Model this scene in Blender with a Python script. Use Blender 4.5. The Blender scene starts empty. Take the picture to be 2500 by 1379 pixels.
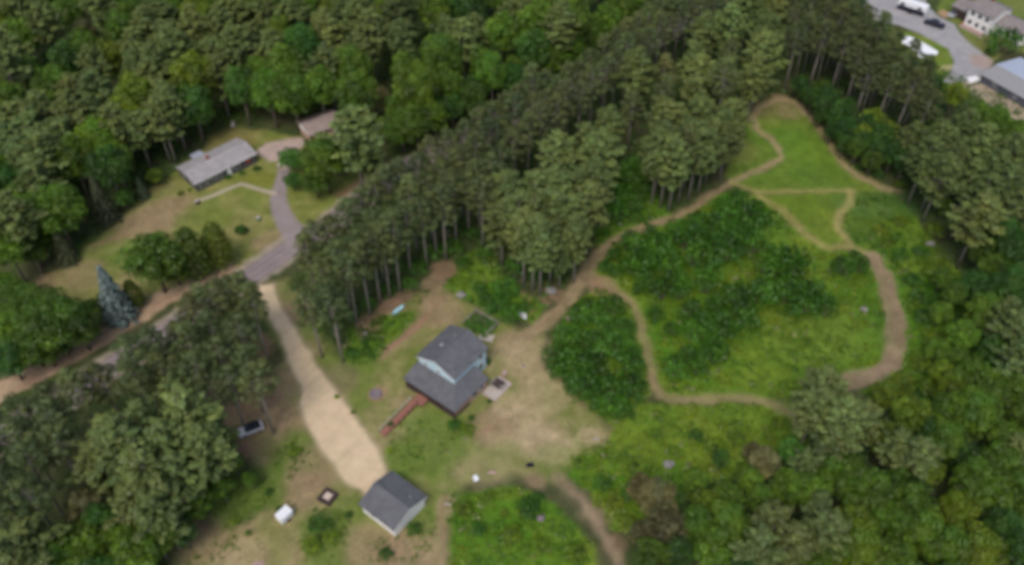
import bpy, math, random
import numpy as np
from mathutils import Vector, Matrix

# ------------------------------------------------------------------ camera, light
SC = bpy.context.scene
COL = SC.collection
FPX, TH, CH = 2200.0, math.radians(45.5), 130.0
cam_d = bpy.data.cameras.new("camera")
cam = bpy.data.objects.new("camera", cam_d); COL.objects.link(cam)
cam.location = (0, 0, CH); cam.rotation_euler = (math.radians(90) - TH, 0, 0)
cam_d.sensor_width = 36; cam_d.lens = 36 * FPX / 2500
cam_d.clip_start = 0.5; cam_d.clip_end = 9000
cam_d.dof.use_dof = True; cam_d.dof.focus_distance = 6.0; cam_d.dof.aperture_fstop = 1.05; cam_d.dof.aperture_blades = 0
SC.camera = cam
SUN_EL, SUN_AZ = math.radians(56), math.radians(200)      # azimuth clockwise from +Y
W = bpy.data.worlds.new("World"); SC.world = W; W.use_nodes = True
wn = W.node_tree; bg = wn.nodes["Background"]
sky = wn.nodes.new("ShaderNodeTexSky"); sky.sky_type = 'NISHITA'; sky.sun_disc = False
sky.sun_elevation = SUN_EL; sky.sun_rotation = SUN_AZ; sky.air_density = 1.0; sky.dust_density = 4.0; sky.ozone_density = 1.0
wn.links.new(sky.outputs[0], bg.inputs[0]); bg.inputs[1].default_value = 0.125
sd = bpy.data.lights.new("sun", 'SUN'); sun = bpy.data.objects.new("sun", sd); COL.objects.link(sun)
sd.energy = 1.05; sd.angle = math.radians(22); sd.color = (1.0, 0.96, 0.90)
sdir = Vector((math.sin(SUN_AZ) * math.cos(SUN_EL), math.cos(SUN_AZ) * math.cos(SUN_EL), math.sin(SUN_EL)))
sun.rotation_euler = sdir.to_track_quat('Z', 'Y').to_euler()
vs = SC.view_settings; vs.view_transform = 'Standard'; vs.look = 'None'; vs.exposure = 0.30; vs.gamma = 1
SC.render.engine = 'CYCLES'
SC.cycles.max_bounces = 5; SC.cycles.diffuse_bounces = 3; SC.cycles.transmission_bounces = 2
SC.cycles.use_denoising = True; SC.cycles.denoiser = 'OPENIMAGEDENOISE'; SC.cycles.denoising_prefilter = 'ACCURATE'

random.seed(7); RNG = np.random.default_rng(7)

def g(px, py, z=0.0):
    """point at height z that the photo shows at pixel px, py"""
    u = (px - 1250) / FPX; v = (689.5 - py) / FPX
    dy = math.cos(TH) + v * math.sin(TH); dz = -math.sin(TH) + v * math.cos(TH)
    t = (z - CH) / dz
    return (u * t, dy * t)
def pix(x, y, z=0.0):
    d = y * math.cos(TH) - (z - CH) * math.sin(TH)
    return (1250 + FPX * x / d, 689.5 - FPX * (y * math.sin(TH) + (z - CH) * math.cos(TH)) / d)

# ------------------------------------------------------------------ helpers
def tag(o, label=None, cat=None, group=None, kind=None):
    if label: o['label'] = label
    if cat: o['category'] = cat
    if group: o['group'] = group
    if kind: o['kind'] = kind
    return o
def empty(name, loc, rz=0, label=None, cat=None, group=None):
    o = bpy.data.objects.new(name, None); COL.objects.link(o)
    o.empty_display_size = 0.5
    o.location = loc; o.rotation_euler = (0, 0, rz)
    return tag(o, label, cat, group)
class MB:
    def __init__(s): s.v = []; s.f = []; s.sm = []
    def add(s, vs, fs, smooth=False):
        n = len(s.v); s.v += [tuple(q) for q in vs]; s.f += [tuple(i + n for i in f) for f in fs]; s.sm += [smooth] * len(fs); return s
    def box(s, x0, x1, y0, y1, z0, z1, rz=0, c=(0, 0)):
        vs = [(x, y, z) for z in (z0, z1) for x, y in ((x0, y0), (x1, y0), (x1, y1), (x0, y1))]
        if rz:
            ca, sa = math.cos(rz), math.sin(rz)
            vs = [(c[0] + (x - c[0]) * ca - (y - c[1]) * sa, c[1] + (x - c[0]) * sa + (y - c[1]) * ca, z) for x, y, z in vs]
        return s.add(vs, [(3, 2, 1, 0), (4, 5, 6, 7), (0, 1, 5, 4), (1, 2, 6, 5), (2, 3, 7, 6), (3, 0, 4, 7)])
    def slab(s, pts, t):
        """polygon (3d points) thickened downwards by t"""
        n = len(pts); vs = list(pts) + [(p[0], p[1], p[2] - t) for p in pts]
        fs = [tuple(range(n)), tuple(range(2 * n - 1, n - 1, -1))] + [(i, n + i, n + (i + 1) % n, (i + 1) % n) for i in range(n)]
        return s.add(vs, fs)
    def prism(s, prof, y0, y1, axis='y'):
        """profile of (a, z) extruded along y (or x)"""
        n = len(prof)
        if axis == 'y': vs = [(a, y0, z) for a, z in prof] + [(a, y1, z) for a, z in prof]
        else: vs = [(y0, a, z) for a, z in prof] + [(y1, a, z) for a, z in prof]
        fs = [tuple(range(n)), tuple(range(2 * n - 1, n - 1, -1))] + [(i, n + i, n + (i + 1) % n, (i + 1) % n) for i in range(n)]
        return s.add(vs, fs)
    def tube(s, pts, rads, n=7, cap=True):
        base = len(s.v); up = Vector((0, 0, 1))
        for i, p in enumerate(pts):
            p = Vector(p); q = Vector(pts[min(i + 1, len(pts) - 1)]); r0 = Vector(pts[max(i - 1, 0)])
            d = (q - r0).normalized(); a = d.orthogonal().normalized() if abs(d.z) > .95 else d.cross(up).normalized(); b = d.cross(a)
            for k in range(n):
                t = 2 * math.pi * k / n; s.v.append(tuple(p + rads[i] * (math.cos(t) * a + math.sin(t) * b)))
        for i in range(len(pts) - 1):
            for k in range(n):
                s.f.append((base + i * n + k, base + i * n + (k + 1) % n, base + (i + 1) * n + (k + 1) % n, base + (i + 1) * n + k)); s.sm.append(True)
        if cap:
            s.f.append(tuple(base + k for k in range(n))); s.sm.append(False)
            s.f.append(tuple(base + (len(pts) - 1) * n + k for k in range(n - 1, -1, -1))); s.sm.append(False)
        return s
    def mesh(s, name, mat):
        me = bpy.data.meshes.new(name); me.from_pydata(s.v, [], s.f); me.polygons.foreach_set('use_smooth', s.sm)
        me.materials.append(mat)
        import bmesh
        bm = bmesh.new(); bm.from_mesh(me); bmesh.ops.recalc_face_normals(bm, faces=bm.faces); bm.to_mesh(me); bm.free()
        return me
    def build(s, name, mat, parent=None, bevel=0):
        o = bpy.data.objects.new(name, s.mesh(name, mat)); COL.objects.link(o)
        if parent: o.parent = parent
        if bevel:
            m = o.modifiers.new('bevel', 'BEVEL'); m.width = bevel; m.segments = 2; m.limit_method = 'ANGLE'
        return o

def nmesh(name, V, F, mat, col=None, fsm=None):
    """fast mesh from numpy arrays; F is (n,4) or (n,3)"""
    me = bpy.data.meshes.new(name); k = F.shape[1]
    me.vertices.add(len(V)); me.vertices.foreach_set('co', V.astype(np.float32).ravel())
    me.loops.add(F.size); me.loops.foreach_set('vertex_index', F.astype(np.int32).ravel())
    me.polygons.add(len(F)); me.polygons.foreach_set('loop_start', np.arange(0, F.size, k, dtype=np.int32))
    if col is not None:
        a = me.color_attributes.new('tint', 'FLOAT_COLOR', 'POINT')
        c = np.ones((len(V), 4), np.float32); c[:, :3] = col; a.data.foreach_set('color', c.ravel())
    me.update(calc_edges=True); me.materials.append(mat)
    return me

# ------------------------------------------------------------------ materials
def srgb(r, g_, b):
    f = lambda c: (c / 255 / 12.92) if c / 255 <= 0.04045 else ((c / 255 + 0.055) / 1.055) ** 2.4
    return (f(r), f(g_), f(b))
def new_mat(name):
    m = bpy.data.materials.new(name); m.use_nodes = True
    return m, m.node_tree, m.node_tree.nodes["Principled BSDF"]
def plain(name, c, rough=0.7, var=0.15, scale=3.0, metal=0, bump=0.0, stretch=None, spec=0.3):
    m, nt, p = new_mat(name); N, L = nt.nodes, nt.links
    p.inputs['Roughness'].default_value = rough; p.inputs['Metallic'].default_value = metal
    p.inputs['Specular IOR Level'].default_value = spec
    tc = N.new('ShaderNodeTexCoord'); mp = N.new('ShaderNodeMapping'); L.new(tc.outputs['Object'], mp.inputs[0])
    if stretch: mp.inputs['Scale'].default_value = stretch
    n = N.new('ShaderNodeTexNoise'); n.inputs['Scale'].default_value = scale; n.inputs['Detail'].default_value = 6; n.inputs['Roughness'].default_value = .65
    L.new(mp.outputs[0], n.inputs[0])
    r = N.new('ShaderNodeMapRange'); r.inputs[1].default_value = .3; r.inputs[2].default_value = .7; r.inputs[3].default_value = 1 - var; r.inputs[4].default_value = 1 + var
    L.new(n.outputs[0], r.inputs[0])
    v = N.new('ShaderNodeVectorMath'); v.operation = 'SCALE'; v.inputs[0].default_value = c; L.new(r.outputs[0], v.inputs['Scale']); L.new(v.outputs[0], p.inputs['Base Color'])
    if bump:
        b = N.new('ShaderNodeBump'); b.inputs['Strength'].default_value = .6; b.inputs['Distance'].default_value = bump; L.new(n.outputs[0], b.inputs['Height']); L.new(b.outputs[0], p.inputs['Normal'])
    return m
def shingle(name, c, course=0.16, axis='x', var=.14):
    """asphalt shingles: brick pattern over local coordinates"""
    m, nt, p = new_mat(name); N, L = nt.nodes, nt.links
    p.inputs['Roughness'].default_value = .85; p.inputs['Specular IOR Level'].default_value = .25
    tc = N.new('ShaderNodeTexCoord'); mp = N.new('ShaderNodeMapping'); L.new(tc.outputs['Object'], mp.inputs[0])
    if axis == 'y': mp.inputs['Rotation'].default_value = (0, 0, math.pi / 2)
    b = N.new('ShaderNodeTexBrick'); b.inputs['Scale'].default_value = 1; b.inputs['Brick Width'].default_value = .35; b.inputs['Row Height'].default_value = course; b.inputs['Mortar Size'].default_value = .012
    k = lambda s: (c[0] * s, c[1] * s, c[2] * s, 1)
    b.inputs['Color1'].default_value = k(1 - var); b.inputs['Color2'].default_value = k(1 + var); b.inputs['Mortar'].default_value = k(.6)
    L.new(mp.outputs[0], b.inputs[0])
    n = N.new('ShaderNodeTexNoise'); n.inputs['Scale'].default_value = .8; n.inputs['Detail'].default_value = 7; L.new(tc.outputs['Object'], n.inputs[0])
    r = N.new('ShaderNodeMapRange'); r.inputs[1].default_value = .3; r.inputs[2].default_value = .7; r.inputs[3].default_value = .86; r.inputs[4].default_value = 1.14; L.new(n.outputs[0], r.inputs[0])
    v = N.new('ShaderNodeVectorMath'); v.operation = 'SCALE'; L.new(b.outputs[0], v.inputs[0]); L.new(r.outputs[0], v.inputs['Scale']); L.new(v.outputs[0], p.inputs['Base Color'])
    return m
def siding(name, c, step=.13):
    m, nt, p = new_mat(name); N, L = nt.nodes, nt.links
    p.inputs['Roughness'].default_value = .55; p.inputs['Base Color'].default_value = (*c, 1)
    tc = N.new('ShaderNodeTexCoord'); w = N.new('ShaderNodeTexWave'); w.wave_type = 'BANDS'; w.bands_direction = 'Z'; w.wave_profile = 'SAW'
    w.inputs['Scale'].default_value = 1 / step / 6.283 * 2 * math.pi / 2; L.new(tc.outputs['Object'], w.inputs[0])
    b = N.new('ShaderNodeBump'); b.inputs['Distance'].default_value = .008; L.new(w.outputs[0], b.inputs['Height']); L.new(b.outputs[0], p.inputs['Normal'])
    return m
def foliage_mat(name, stuff=False):
    m = bpy.data.materials.new(name); m.use_nodes = True; nt = m.node_tree; N, L = nt.nodes, nt.links
    N.remove(N["Principled BSDF"]); out = N["Material Output"]
    at = N.new('ShaderNodeAttribute'); at.attribute_name = 'tint'
    src = at.outputs['Color']
    if not stuff:
        oi = N.new('ShaderNodeObjectInfo')
        mu = N.new('ShaderNodeVectorMath'); mu.operation = 'MULTIPLY'; L.new(oi.outputs['Color'], mu.inputs[0]); L.new(src, mu.inputs[1]); src = mu.outputs[0]
    d = N.new('ShaderNodeBsdfDiffuse'); t = N.new('ShaderNodeBsdfTranslucent'); mx = N.new('ShaderNodeMixShader'); mx.inputs[0].default_value = .22
    L.new(src, d.inputs[0]); L.new(src, t.inputs[0]); L.new(d.outputs[0], mx.inputs[1]); L.new(t.outputs[0], mx.inputs[2])
    gl = N.new('ShaderNodeBsdfGlossy'); gl.inputs['Roughness'].default_value = .45; gl.inputs[0].default_value = (.9, .95, 1, 1)
    m2 = N.new('ShaderNodeMixShader'); m2.inputs[0].default_value = .025; L.new(mx.outputs[0], m2.inputs[1]); L.new(gl.outputs[0], m2.inputs[2]); L.new(m2.outputs[0], out.inputs[0])
    return m
def ground_mat(name='ground_cover', a1=.2, a2=.18):
    m, nt, p = new_mat(name); N, L = nt.nodes, nt.links
    p.inputs['Roughness'].default_value = .95; p.inputs['Specular IOR Level'].default_value = .1
    at = N.new('ShaderNodeAttribute'); at.attribute_name = 'tint'
    tc = N.new('ShaderNodeTexCoord')
    def noise(sc, det, lo, hi, seed=0):
        n = N.new('ShaderNodeTexNoise'); n.noise_dimensions = '3D'; n.inputs['Scale'].default_value = sc; n.inputs['Detail'].default_value = det; n.inputs['Roughness'].default_value = .7
        mp = N.new('ShaderNodeMapping'); mp.inputs['Location'].default_value = (seed, seed, 0); L.new(tc.outputs['Object'], mp.inputs[0]); L.new(mp.outputs[0], n.inputs[0])
        r = N.new('ShaderNodeMapRange'); r.inputs[1].default_value = .33; r.inputs[2].default_value = .67; r.inputs[3].default_value = lo; r.inputs[4].default_value = hi; L.new(n.outputs[0], r.inputs[0]); return n, r
    n1, r1 = noise(.35, 8, 1 - a1, 1 + a1); n2, r2 = noise(2.4, 8, 1 - a2, 1 + a2, 5); n3, r3 = noise(.12, 4, 0, 1, 9)
    mm = N.new('ShaderNodeMath'); mm.operation = 'MULTIPLY'; L.new(r1.outputs[0], mm.inputs[0]); L.new(r2.outputs[0], mm.inputs[1])
    v = N.new('ShaderNodeVectorMath'); v.operation = 'SCALE'; L.new(at.outputs['Color'], v.inputs[0]); L.new(mm.outputs[0], v.inputs['Scale'])
    hs = N.new('ShaderNodeHueSaturation'); L.new(v.outputs[0], hs.inputs['Color'])
    rr = N.new('ShaderNodeMapRange'); rr.inputs[3].default_value = .48; rr.inputs[4].default_value = .52; L.new(n3.outputs[0], rr.inputs[0]); L.new(rr.outputs[0], hs.inputs['Hue'])
    L.new(hs.outputs[0], p.inputs['Base Color'])
    b = N.new('ShaderNodeBump'); b.inputs['Distance'].default_value = .12; b.inputs['Strength'].default_value = .7; L.new(n2.outputs[0], b.inputs['Height']); L.new(b.outputs[0], p.inputs['Normal'])
    return m
LEAF = foliage_mat('foliage'); WEED = foliage_mat('undergrowth_foliage', True); GROUND = ground_mat(); HARD = ground_mat('worn_surface', .07, .09)
BARK = plain('bark', (.16, .135, .115), .9, .35, 4, bump=.03, stretch=(1, 1, .25))
BARK_PALE = plain('pale_bark', (.29, .26, .235), .9, .3, 4, bump=.03, stretch=(1, 1, .25))

# ------------------------------------------------------------------ ground painted from measured zones
def poly_in(px, py, poly):
    """points inside polygon (numpy)"""
    inside = np.zeros(px.shape, bool); n = len(poly)
    for i in range(n):
        x1, y1 = poly[i]; x2, y2 = poly[(i + 1) % n]
        if y1 == y2: continue
        c = ((y1 > py) != (y2 > py)) & (px < (x2 - x1) * (py - y1) / (y2 - y1) + x1)
        inside ^= c
    return inside
def seg_dist(px, py, pts, ws=None):
    """distance to a polyline, minus the half width interpolated along it"""
    best = np.full(px.shape, 1e9)
    for i in range(len(pts) - 1):
        x1, y1 = pts[i]; x2, y2 = pts[i + 1]; dx, dy = x2 - x1, y2 - y1
        t = np.clip(((px - x1) * dx + (py - y1) * dy) / max(dx * dx + dy * dy, 1e-9), 0, 1)
        d = np.hypot(px - x1 - t * dx, py - y1 - t * dy)
        if ws is not None: d = d - (ws[i] + (ws[i + 1] - ws[i]) * t)
        best = np.minimum(best, d)
    return best
def poly_sd(px, py, poly):
    d = seg_dist(px, py, list(poly) + [poly[0]]); return np.where(poly_in(px, py, poly), -d, d)
_lat = RNG.random((256, 256))
def vnoise(x, y, s, o=0):
    x = x / s + o * 17.3; y = y / s + o * 31.7; xi = np.floor(x).astype(int); yi = np.floor(y).astype(int); fx = x - xi; fy = y - yi
    fx = fx * fx * (3 - 2 * fx); fy = fy * fy * (3 - 2 * fy); q = lambda a, b: _lat[a % 256, b % 256]
    return (q(xi, yi) * (1 - fx) * (1 - fy) + q(xi + 1, yi) * fx * (1 - fy) + q(xi, yi + 1) * (1 - fx) * fy + q(xi + 1, yi + 1) * fx * fy) * 2 - 1
def fnoise(x, y, s, o=0): return (vnoise(x, y, s, o) + .5 * vnoise(x, y, s / 2.1, o + 1) + .25 * vnoise(x, y, s / 4.3, o + 2)) / 1.75
Wd = lambda pts, z=0: [g(a, b, z) for a, b in pts]

LAWN_RANCH = Wd([(60, 705), (150, 655), (240, 580), (300, 530), (355, 470), (425, 420), (520, 345), (575, 318), (640, 318), (735, 335), (760, 400), (830, 430), (900, 400), (960, 405), (930, 440), (850, 480), (800, 520), (740, 560), (680, 600), (590, 655), (520, 680), (400, 725), (330, 775), (240, 830), (120, 830), (60, 760)])
YARD = Wd([(600, 700), (645, 690), (700, 680), (760, 760), (800, 830), (835, 895), (900, 885), (960, 830), (1010, 780), (1030, 715), (1075, 700), (1150, 745), (1215, 780), (1290, 805), (1325, 800), (1330, 900), (1400, 960), (1460, 1010), (1495, 1045), (1475, 1085), (1400, 1110), (1372, 1165), (1250, 1165), (1160, 1180), (1100, 1215), (1085, 1400), (900, 1400), (560, 1400), (420, 1400), (440, 1330), (600, 1270), (680, 1220), (590, 1080), (560, 1000), (690, 880), (690, 840)])
MEADOW = Wd([(1790, 445), (1770, 420), (1830, 330), (1800, 300), (1850, 262), (1900, 235), (1945, 245), (1990, 300), (2060, 385), (2110, 430), (2190, 468), (2083, 472), (1840, 470)])
MEADOW2 = Wd([(1865, 474), (2080, 472), (2045, 528), (2062, 600), (2010, 603), (1950, 550), (1905, 508)])
WEEDS = [Wd([(1445, 660), (1520, 580), (1640, 540), (1760, 470), (1860, 475), (1950, 560), (2030, 610), (2120, 625), (2170, 700), (2190, 850), (2150, 905), (2040, 925), (1930, 975), (1620, 970), (1590, 880), (1570, 800), (1530, 730)]),
         Wd([(1490, 1050), (1560, 985), (1640, 985), (1960, 985), (1990, 1080), (1900, 1140), (1700, 1200), (1560, 1300), (1500, 1290), (1440, 1200), (1385, 1170), (1400, 1110), (1470, 1085)]),
         Wd([(1330, 870), (1400, 740), (1470, 700), (1530, 740), (1560, 800), (1590, 950), (1560, 990), (1500, 1040), (1400, 950)]),
         Wd([(1105, 1210), (1250, 1180), (1370, 1240), (1450, 1340), (1470, 1400), (1090, 1400)]),
         Wd([(2085, 475), (2180, 470), (2260, 560), (2300, 620), (2380, 700), (2400, 800), (2380, 950), (2240, 1000), (2100, 960), (2150, 920), (2200, 900), (2210, 820), (2190, 720), (2150, 630), (2090, 600), (2055, 550), (2060, 520)]),
         Wd([(1090, 690), (1140, 620), (1190, 600), (1240, 700), (1330, 740), (1310, 790), (1215, 770), (1150, 740), (1080, 700)]),
         Wd([(835, 890), (860, 800), (940, 770), (1020, 720), (1045, 715), (1010, 780), (960, 835), (900, 885)]),
         Wd([(1450, 560), (1480, 440), (1560, 400), (1600, 480), (1640, 525), (1560, 555), (1510, 575), (1460, 600)])]
GRAVEL = Wd([(630, 700), (668, 692), (678, 735), (699, 770), (742, 838), (794, 920), (850, 998), (902, 1068), (924, 1105), (945, 1150), (900, 1215), (880, 1190), (845, 1178), (800, 1112), (748, 1034), (732, 985), (740, 958), (722, 912), (702, 870), (684, 815), (654, 768)])
def extend(a, b, t0, t1):
    return [(a[0] + (b[0] - a[0]) * t, a[1] + (b[1] - a[1]) * t) for t in (t0, t1)]
RA, RB, RC = g(655, 643), g(796, 556), g(955, 426)
ROAD = [g(-160, 1165), g(20, 1052), g(380, 828), RA, g(730, 590), RB, RC, g(1080, 368), g(1250, 290), g(1400, 212), g(1560, 122), g(1800, -30)]
DRIVE2 = Wd([(735, 590), (720, 570), (700, 545), (685, 515), (679, 485), (684, 455), (692, 425), (695, 400)])
APRON = Wd([(622, 372), (650, 350), (700, 340), (735, 335), (745, 350), (715, 385), (705, 415), (680, 415), (690, 392), (660, 395)])
SHOULDER = Wd([(-60, 985), (0, 955), (120, 895), (230, 835), (330, 775), (400, 728), (480, 695), (560, 655)])
SHOULDER_R = Wd([(830, 475), (880, 450), (930, 425), (945, 405)])
WALK = Wd([(480, 492), (520, 478), (560, 460), (590, 449), (630, 462), (668, 473)])
PATHS = [ # px points and half-width (m)
    ([(1290, 815), (1330, 785), (1375, 750), (1405, 705), (1435, 655), (1470, 612), (1515, 578), (1565, 558), (1625, 538), (1685, 512), (1735, 478), (1785, 448), (1830, 425), (1880, 402), (1906, 383), (1903, 363), (1880, 340), (1850, 315), (1834, 292), (1852, 266), (1888, 248), (1915, 240)], 1.3),
    ([(1895, 238), (1945, 252), (1985, 295), (2020, 345), (2062, 402), (2100, 432), (2150, 457), (2190, 468)], .75),
    ([(1790, 447), (1835, 466), (1900, 468), (1980, 465), (2083, 469)], .55),
    ([(1850, 475), (1900, 507), (1940, 545), (1975, 580), (2015, 603), (2065, 605)], .9),
    ([(2080, 469), (2073, 500), (2045, 528), (2048, 560), (2062, 583), (2085, 605), (2130, 625)], .8),
    ([(2130, 625), (2155, 670), (2177, 730), (2188, 790), (2190, 850), (2178, 890), (2145, 912), (2095, 925), (2045, 940)], 1.55),
    ([(1440, 665), (1500, 702), (1540, 738), (1562, 775), (1570, 830), (1585, 880), (1598, 940), (1618, 968), (1670, 975), (1740, 972), (1810, 967), (1870, 982), (1940, 1012)], .75),
    ([(1965, 985), (1945, 1035)], .7),
    ([(1360, 1160), (1395, 1195), (1430, 1235), (1465, 1280), (1490, 1330), (1515, 1390)], .8),
    ([(1085, 1215), (1078, 1270), (1085, 1330), (1075, 1395)], .45)]
PW = [(Wd(p), [w] * len(p)) for p, w in PATHS]
PW[0] = (PW[0][0], [1.35] * 5 + [1.15, 1.0, .9] + [.75] * (len(PW[0][0]) - 8))

GX0, GX1, GY0, GY1, GS = -170.0, 170.0, 46.0, 262.0, 0.5
nx = int((GX1 - GX0) / GS) + 1; ny = int((GY1 - GY0) / GS) + 1
gx, gy = np.meshgrid(np.linspace(GX0, GX1, nx), np.linspace(GY0, GY1, ny)); gx = gx.ravel(); gy = gy.ravel()
col = np.zeros((len(gx), 3)); C = lambda *a: np.array(a, float)
# world wobble so that edges are ragged
wx = gx + fnoise(gx, gy, 2.6, 3) * .8; wy = gy + fnoise(gx, gy, 2.6, 11) * .8
n_big = fnoise(gx, gy, 14, 2); n_mid = fnoise(gx, gy, 5, 5); n_sml = fnoise(gx, gy, 1.6, 8)
def lerp(base, c, a): return base * (1 - a[:, None]) + np.asarray(c) * a[:, None]
def sm(d, w): return np.clip(.5 - d / (2 * w), 0, 1)
floor_c = lerp(np.tile(C(.05, .075, .022), (len(gx), 1)), C(.11, .085, .055), np.clip(.35 + n_mid * .9, 0, 1) * .6)
col[:] = floor_c
def grass_mix(green, dry, bias, a=n_big, b=n_mid): return lerp(np.tile(C(*green), (len(gx), 1)), C(*dry), np.clip(bias + a * .7 + b * .6 + n_sml * .25, 0, 1))
def paint(mask, c): col[:] = col * (1 - mask[:, None]) + c * mask[:, None]
weed_c = grass_mix((.075, .17, .014), (.15, .215, .025), .3)
for w in WEEDS: paint(sm(poly_sd(wx, wy, w), .6), weed_c)
paint(sm(poly_sd(wx, wy, LAWN_RANCH), .6), grass_mix((.17, .20, .045), (.27, .23, .10), .3))
paint(sm(poly_sd(wx, wy, YARD) + n_mid * 1.1 + n_sml * .4, .9), grass_mix((.145, .185, .04), (.31, .245, .13), .36, n_mid, n_big))
paint(sm(poly_sd(wx, wy, MEADOW), .6), grass_mix((.10, .175, .022), (.16, .21, .035), .28))
paint(sm(poly_sd(wx, wy, MEADOW2), .6), grass_mix((.12, .19, .02), (.16, .20, .03), .3))
def blob(px, py, r, c, k=1.0, ry=None, rot=0):
    x0, y0 = g(px, py); ca, sa = math.cos(rot), math.sin(rot); dx, dy = wx - x0, wy - y0
    d = np.hypot((dx * ca + dy * sa) / r, (-dx * sa + dy * ca) / (ry or r)) + n_mid * .35
    paint(np.clip((1.15 - d) / .45, 0, 1) * k, np.tile(C(*c), (len(gx), 1)))
DRY, BROWN, RED, GRN, BRT = (.41, .32, .19), (.29, .205, .125), (.30, .175, .12), (.115, .175, .03), (.12, .21, .025)
for b in [(395, 520, 9, BROWN, .7, 5, .7), (350, 560, 7, BROWN, .5), (660, 590, 4, BROWN, .6), (620, 655, 3, DRY, .5), (250, 625, 7, GRN, .5), (500, 530, 6, (.15, .19, .04), .6), (560, 350, 6, (.2, .17, .06), .7),
          (200, 665, 5, BROWN, .5), (270, 585, 5, RED, .5, 1.2, .5), (640, 440, 5, (.17, .18, .03), .8, 3, 0), (460, 600, 4, GRN, .4), (110, 690, 3, RED, .4),
          (1080, 760, 5, BROWN, .7), (1060, 730, 3, BROWN, .7), (985, 825, 1.0, RED, .8, 8, -.6), (1330, 1075, 5, DRY, .8), (1270, 1030, 5, DRY, .6), (1200, 1040, 4, BROWN, .7), (1170, 1060, 3, RED, .5, 1, .5),
          (1250, 840, 4, BROWN, .7), (1290, 870, 6, DRY, .5), (1320, 960, 5, DRY, .5), (1240, 990, 3, DRY, .5), (1350, 1130, 4, GRN, .4), (1180, 1130, 6, DRY, .3),
          (1060, 1080, 7, GRN, .8), (980, 1120, 4, GRN, .8), (1010, 1020, 4, GRN, .7), (890, 960, 3, GRN, .5), (850, 1010, 3, GRN, .4), (925, 962, 1.8, RED, .7), (880, 880, 4, GRN, .7),
          (640, 1010, 5, BROWN, .9), (620, 960, 5, RED, .8), (690, 930, 4, BROWN, .8), (610, 1090, 3, RED, .7), (700, 1020, 4, BROWN, .7), (560, 970, 7, BROWN, .8), (600, 860, 5, RED, .5),
          (720, 1110, 5, GRN, .7), (690, 1160, 3, GRN, .6), (650, 1090, 3, (.2, .2, .07), .5), (780, 1140, 5, BROWN, .6), (740, 1200, 4, BROWN, .7), (840, 1240, 3, GRN, .6), (780, 1280, 4, GRN, .8), (800, 1340, 4, GRN, .7),
          (900, 1330, 4, BROWN, .6), (650, 1330, 5, (.2, .2, .07), .6), (500, 1310, 5, BROWN, .6), (570, 1230, 5, GRN, .7), (660, 1210, 3, GRN, .7), (600, 1350, 4, DRY, .5), (560, 1370, 3, DRY, .5), (1000, 1350, 5, BROWN, .7), (960, 1330, 3, BROWN, .6),
          (1030, 1270, 3, GRN, .7), (1090, 1230, 2, DRY, .5), (670, 745, 3, (.25, .21, .08), .8), (720, 760, 3.5, BROWN, .7), (760, 850, 2.5, BROWN, .5), (820, 930, 4, (.2, .17, .09), .6),
          (1310, 1170, 2, BROWN, .6), (1440, 1060, 2, DRY, .6), (1460, 1250, 3, BROWN, .3), (1500, 1330, 2, RED, .4), (1475, 700, 3.0, BROWN, .7), (1455, 690, 2.2, RED, .5), (1340, 715, 3, RED, .5), (1290, 740, 1, RED, .5, 4, .3),
          (900, 790, 2.5, RED, .6), (960, 745, 3, RED, .6), (895, 810, 2, BROWN, .6), (1000, 735, 3, RED, .4), (1080, 660, 3, RED, .5), (1060, 690, 2.5, BROWN, .6), (1140, 705, 3, BRT, .7), (1190, 660, 4, BRT, .7),
          (1885, 262, 6, (.2, .17, .07), .7), (1930, 270, 4, BROWN, .5), (1930, 360, 9, (.09, .2, .02), .6), (1800, 370, 5, (.18, .2, .05), .8), (2000, 380, 7, (.14, .23, .02), .5), (2030, 440, 7, (.09, .17, .02), .6),
          (2140, 500, 10, (.06, .12, .03), .7, 5, 0), (2100, 560, 5, (.07, .14, .03), .6), (2300, 620, 4, (.1, .13, .04), .6), (1880, 560, 5, BRT, .7), (1900, 600, 4, BRT, .7), (1970, 800, 9, (.15, .21, .03), .5), (2050, 800, 8, (.13, .21, .03), .5)]:
    blob(*b[:5], *b[5:])
paint(sm(seg_dist(wx, wy, SHOULDER, [2.6, 2.6, 2.3, 2.1, 2, 2.2, 1.6, 1.2]), .5), grass_mix((.33, .22, .15), (.38, .28, .18), .5))
paint(sm(seg_dist(wx, wy, SHOULDER_R, [1.2, 1.6, 1.6, 1]), .7) * .8, grass_mix((.25, .15, .10), (.31, .18, .12), .5))
paint(sm(seg_dist(wx, wy, ROAD) - 3.7, .5) * .75, grass_mix((.33, .28, .21), (.38, .32, .26), .5))
VERGE_FAR = Wd([(1330, 195), (1400, 155), (1560, 65), (1700, -40)])
paint(sm(seg_dist(wx, wy, VERGE_FAR) - 3.5, 1.2), grass_mix((.09, .19, .02), (.13, .21, .03), .3))
m_road = seg_dist(gx, gy, ROAD) - 2.55
track = 1 + .10 * np.cos(seg_dist(gx, gy, ROAD) * 3.9)
paint(sm(m_road, .25), grass_mix((.24, .20, .20), (.27, .22, .22), .5) * track[:, None])
m_drive2 = seg_dist(gx, gy, DRIVE2, [3.4, 2.6, 2.2, 2.0, 1.8, 1.5, 1.4, 1.4]); paint(sm(m_drive2, .25), grass_mix((.26, .22, .215), (.30, .25, .25), .5))
m_apron = poly_sd(gx, gy, APRON); paint(sm(m_apron, .4), grass_mix((.40, .31, .27), (.46, .36, .32), .5))
m_walk = seg_dist(gx, gy, WALK) - .55; paint(sm(m_walk, .2), grass_mix((.38, .33, .24), (.44, .38, .28), .5))
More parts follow.
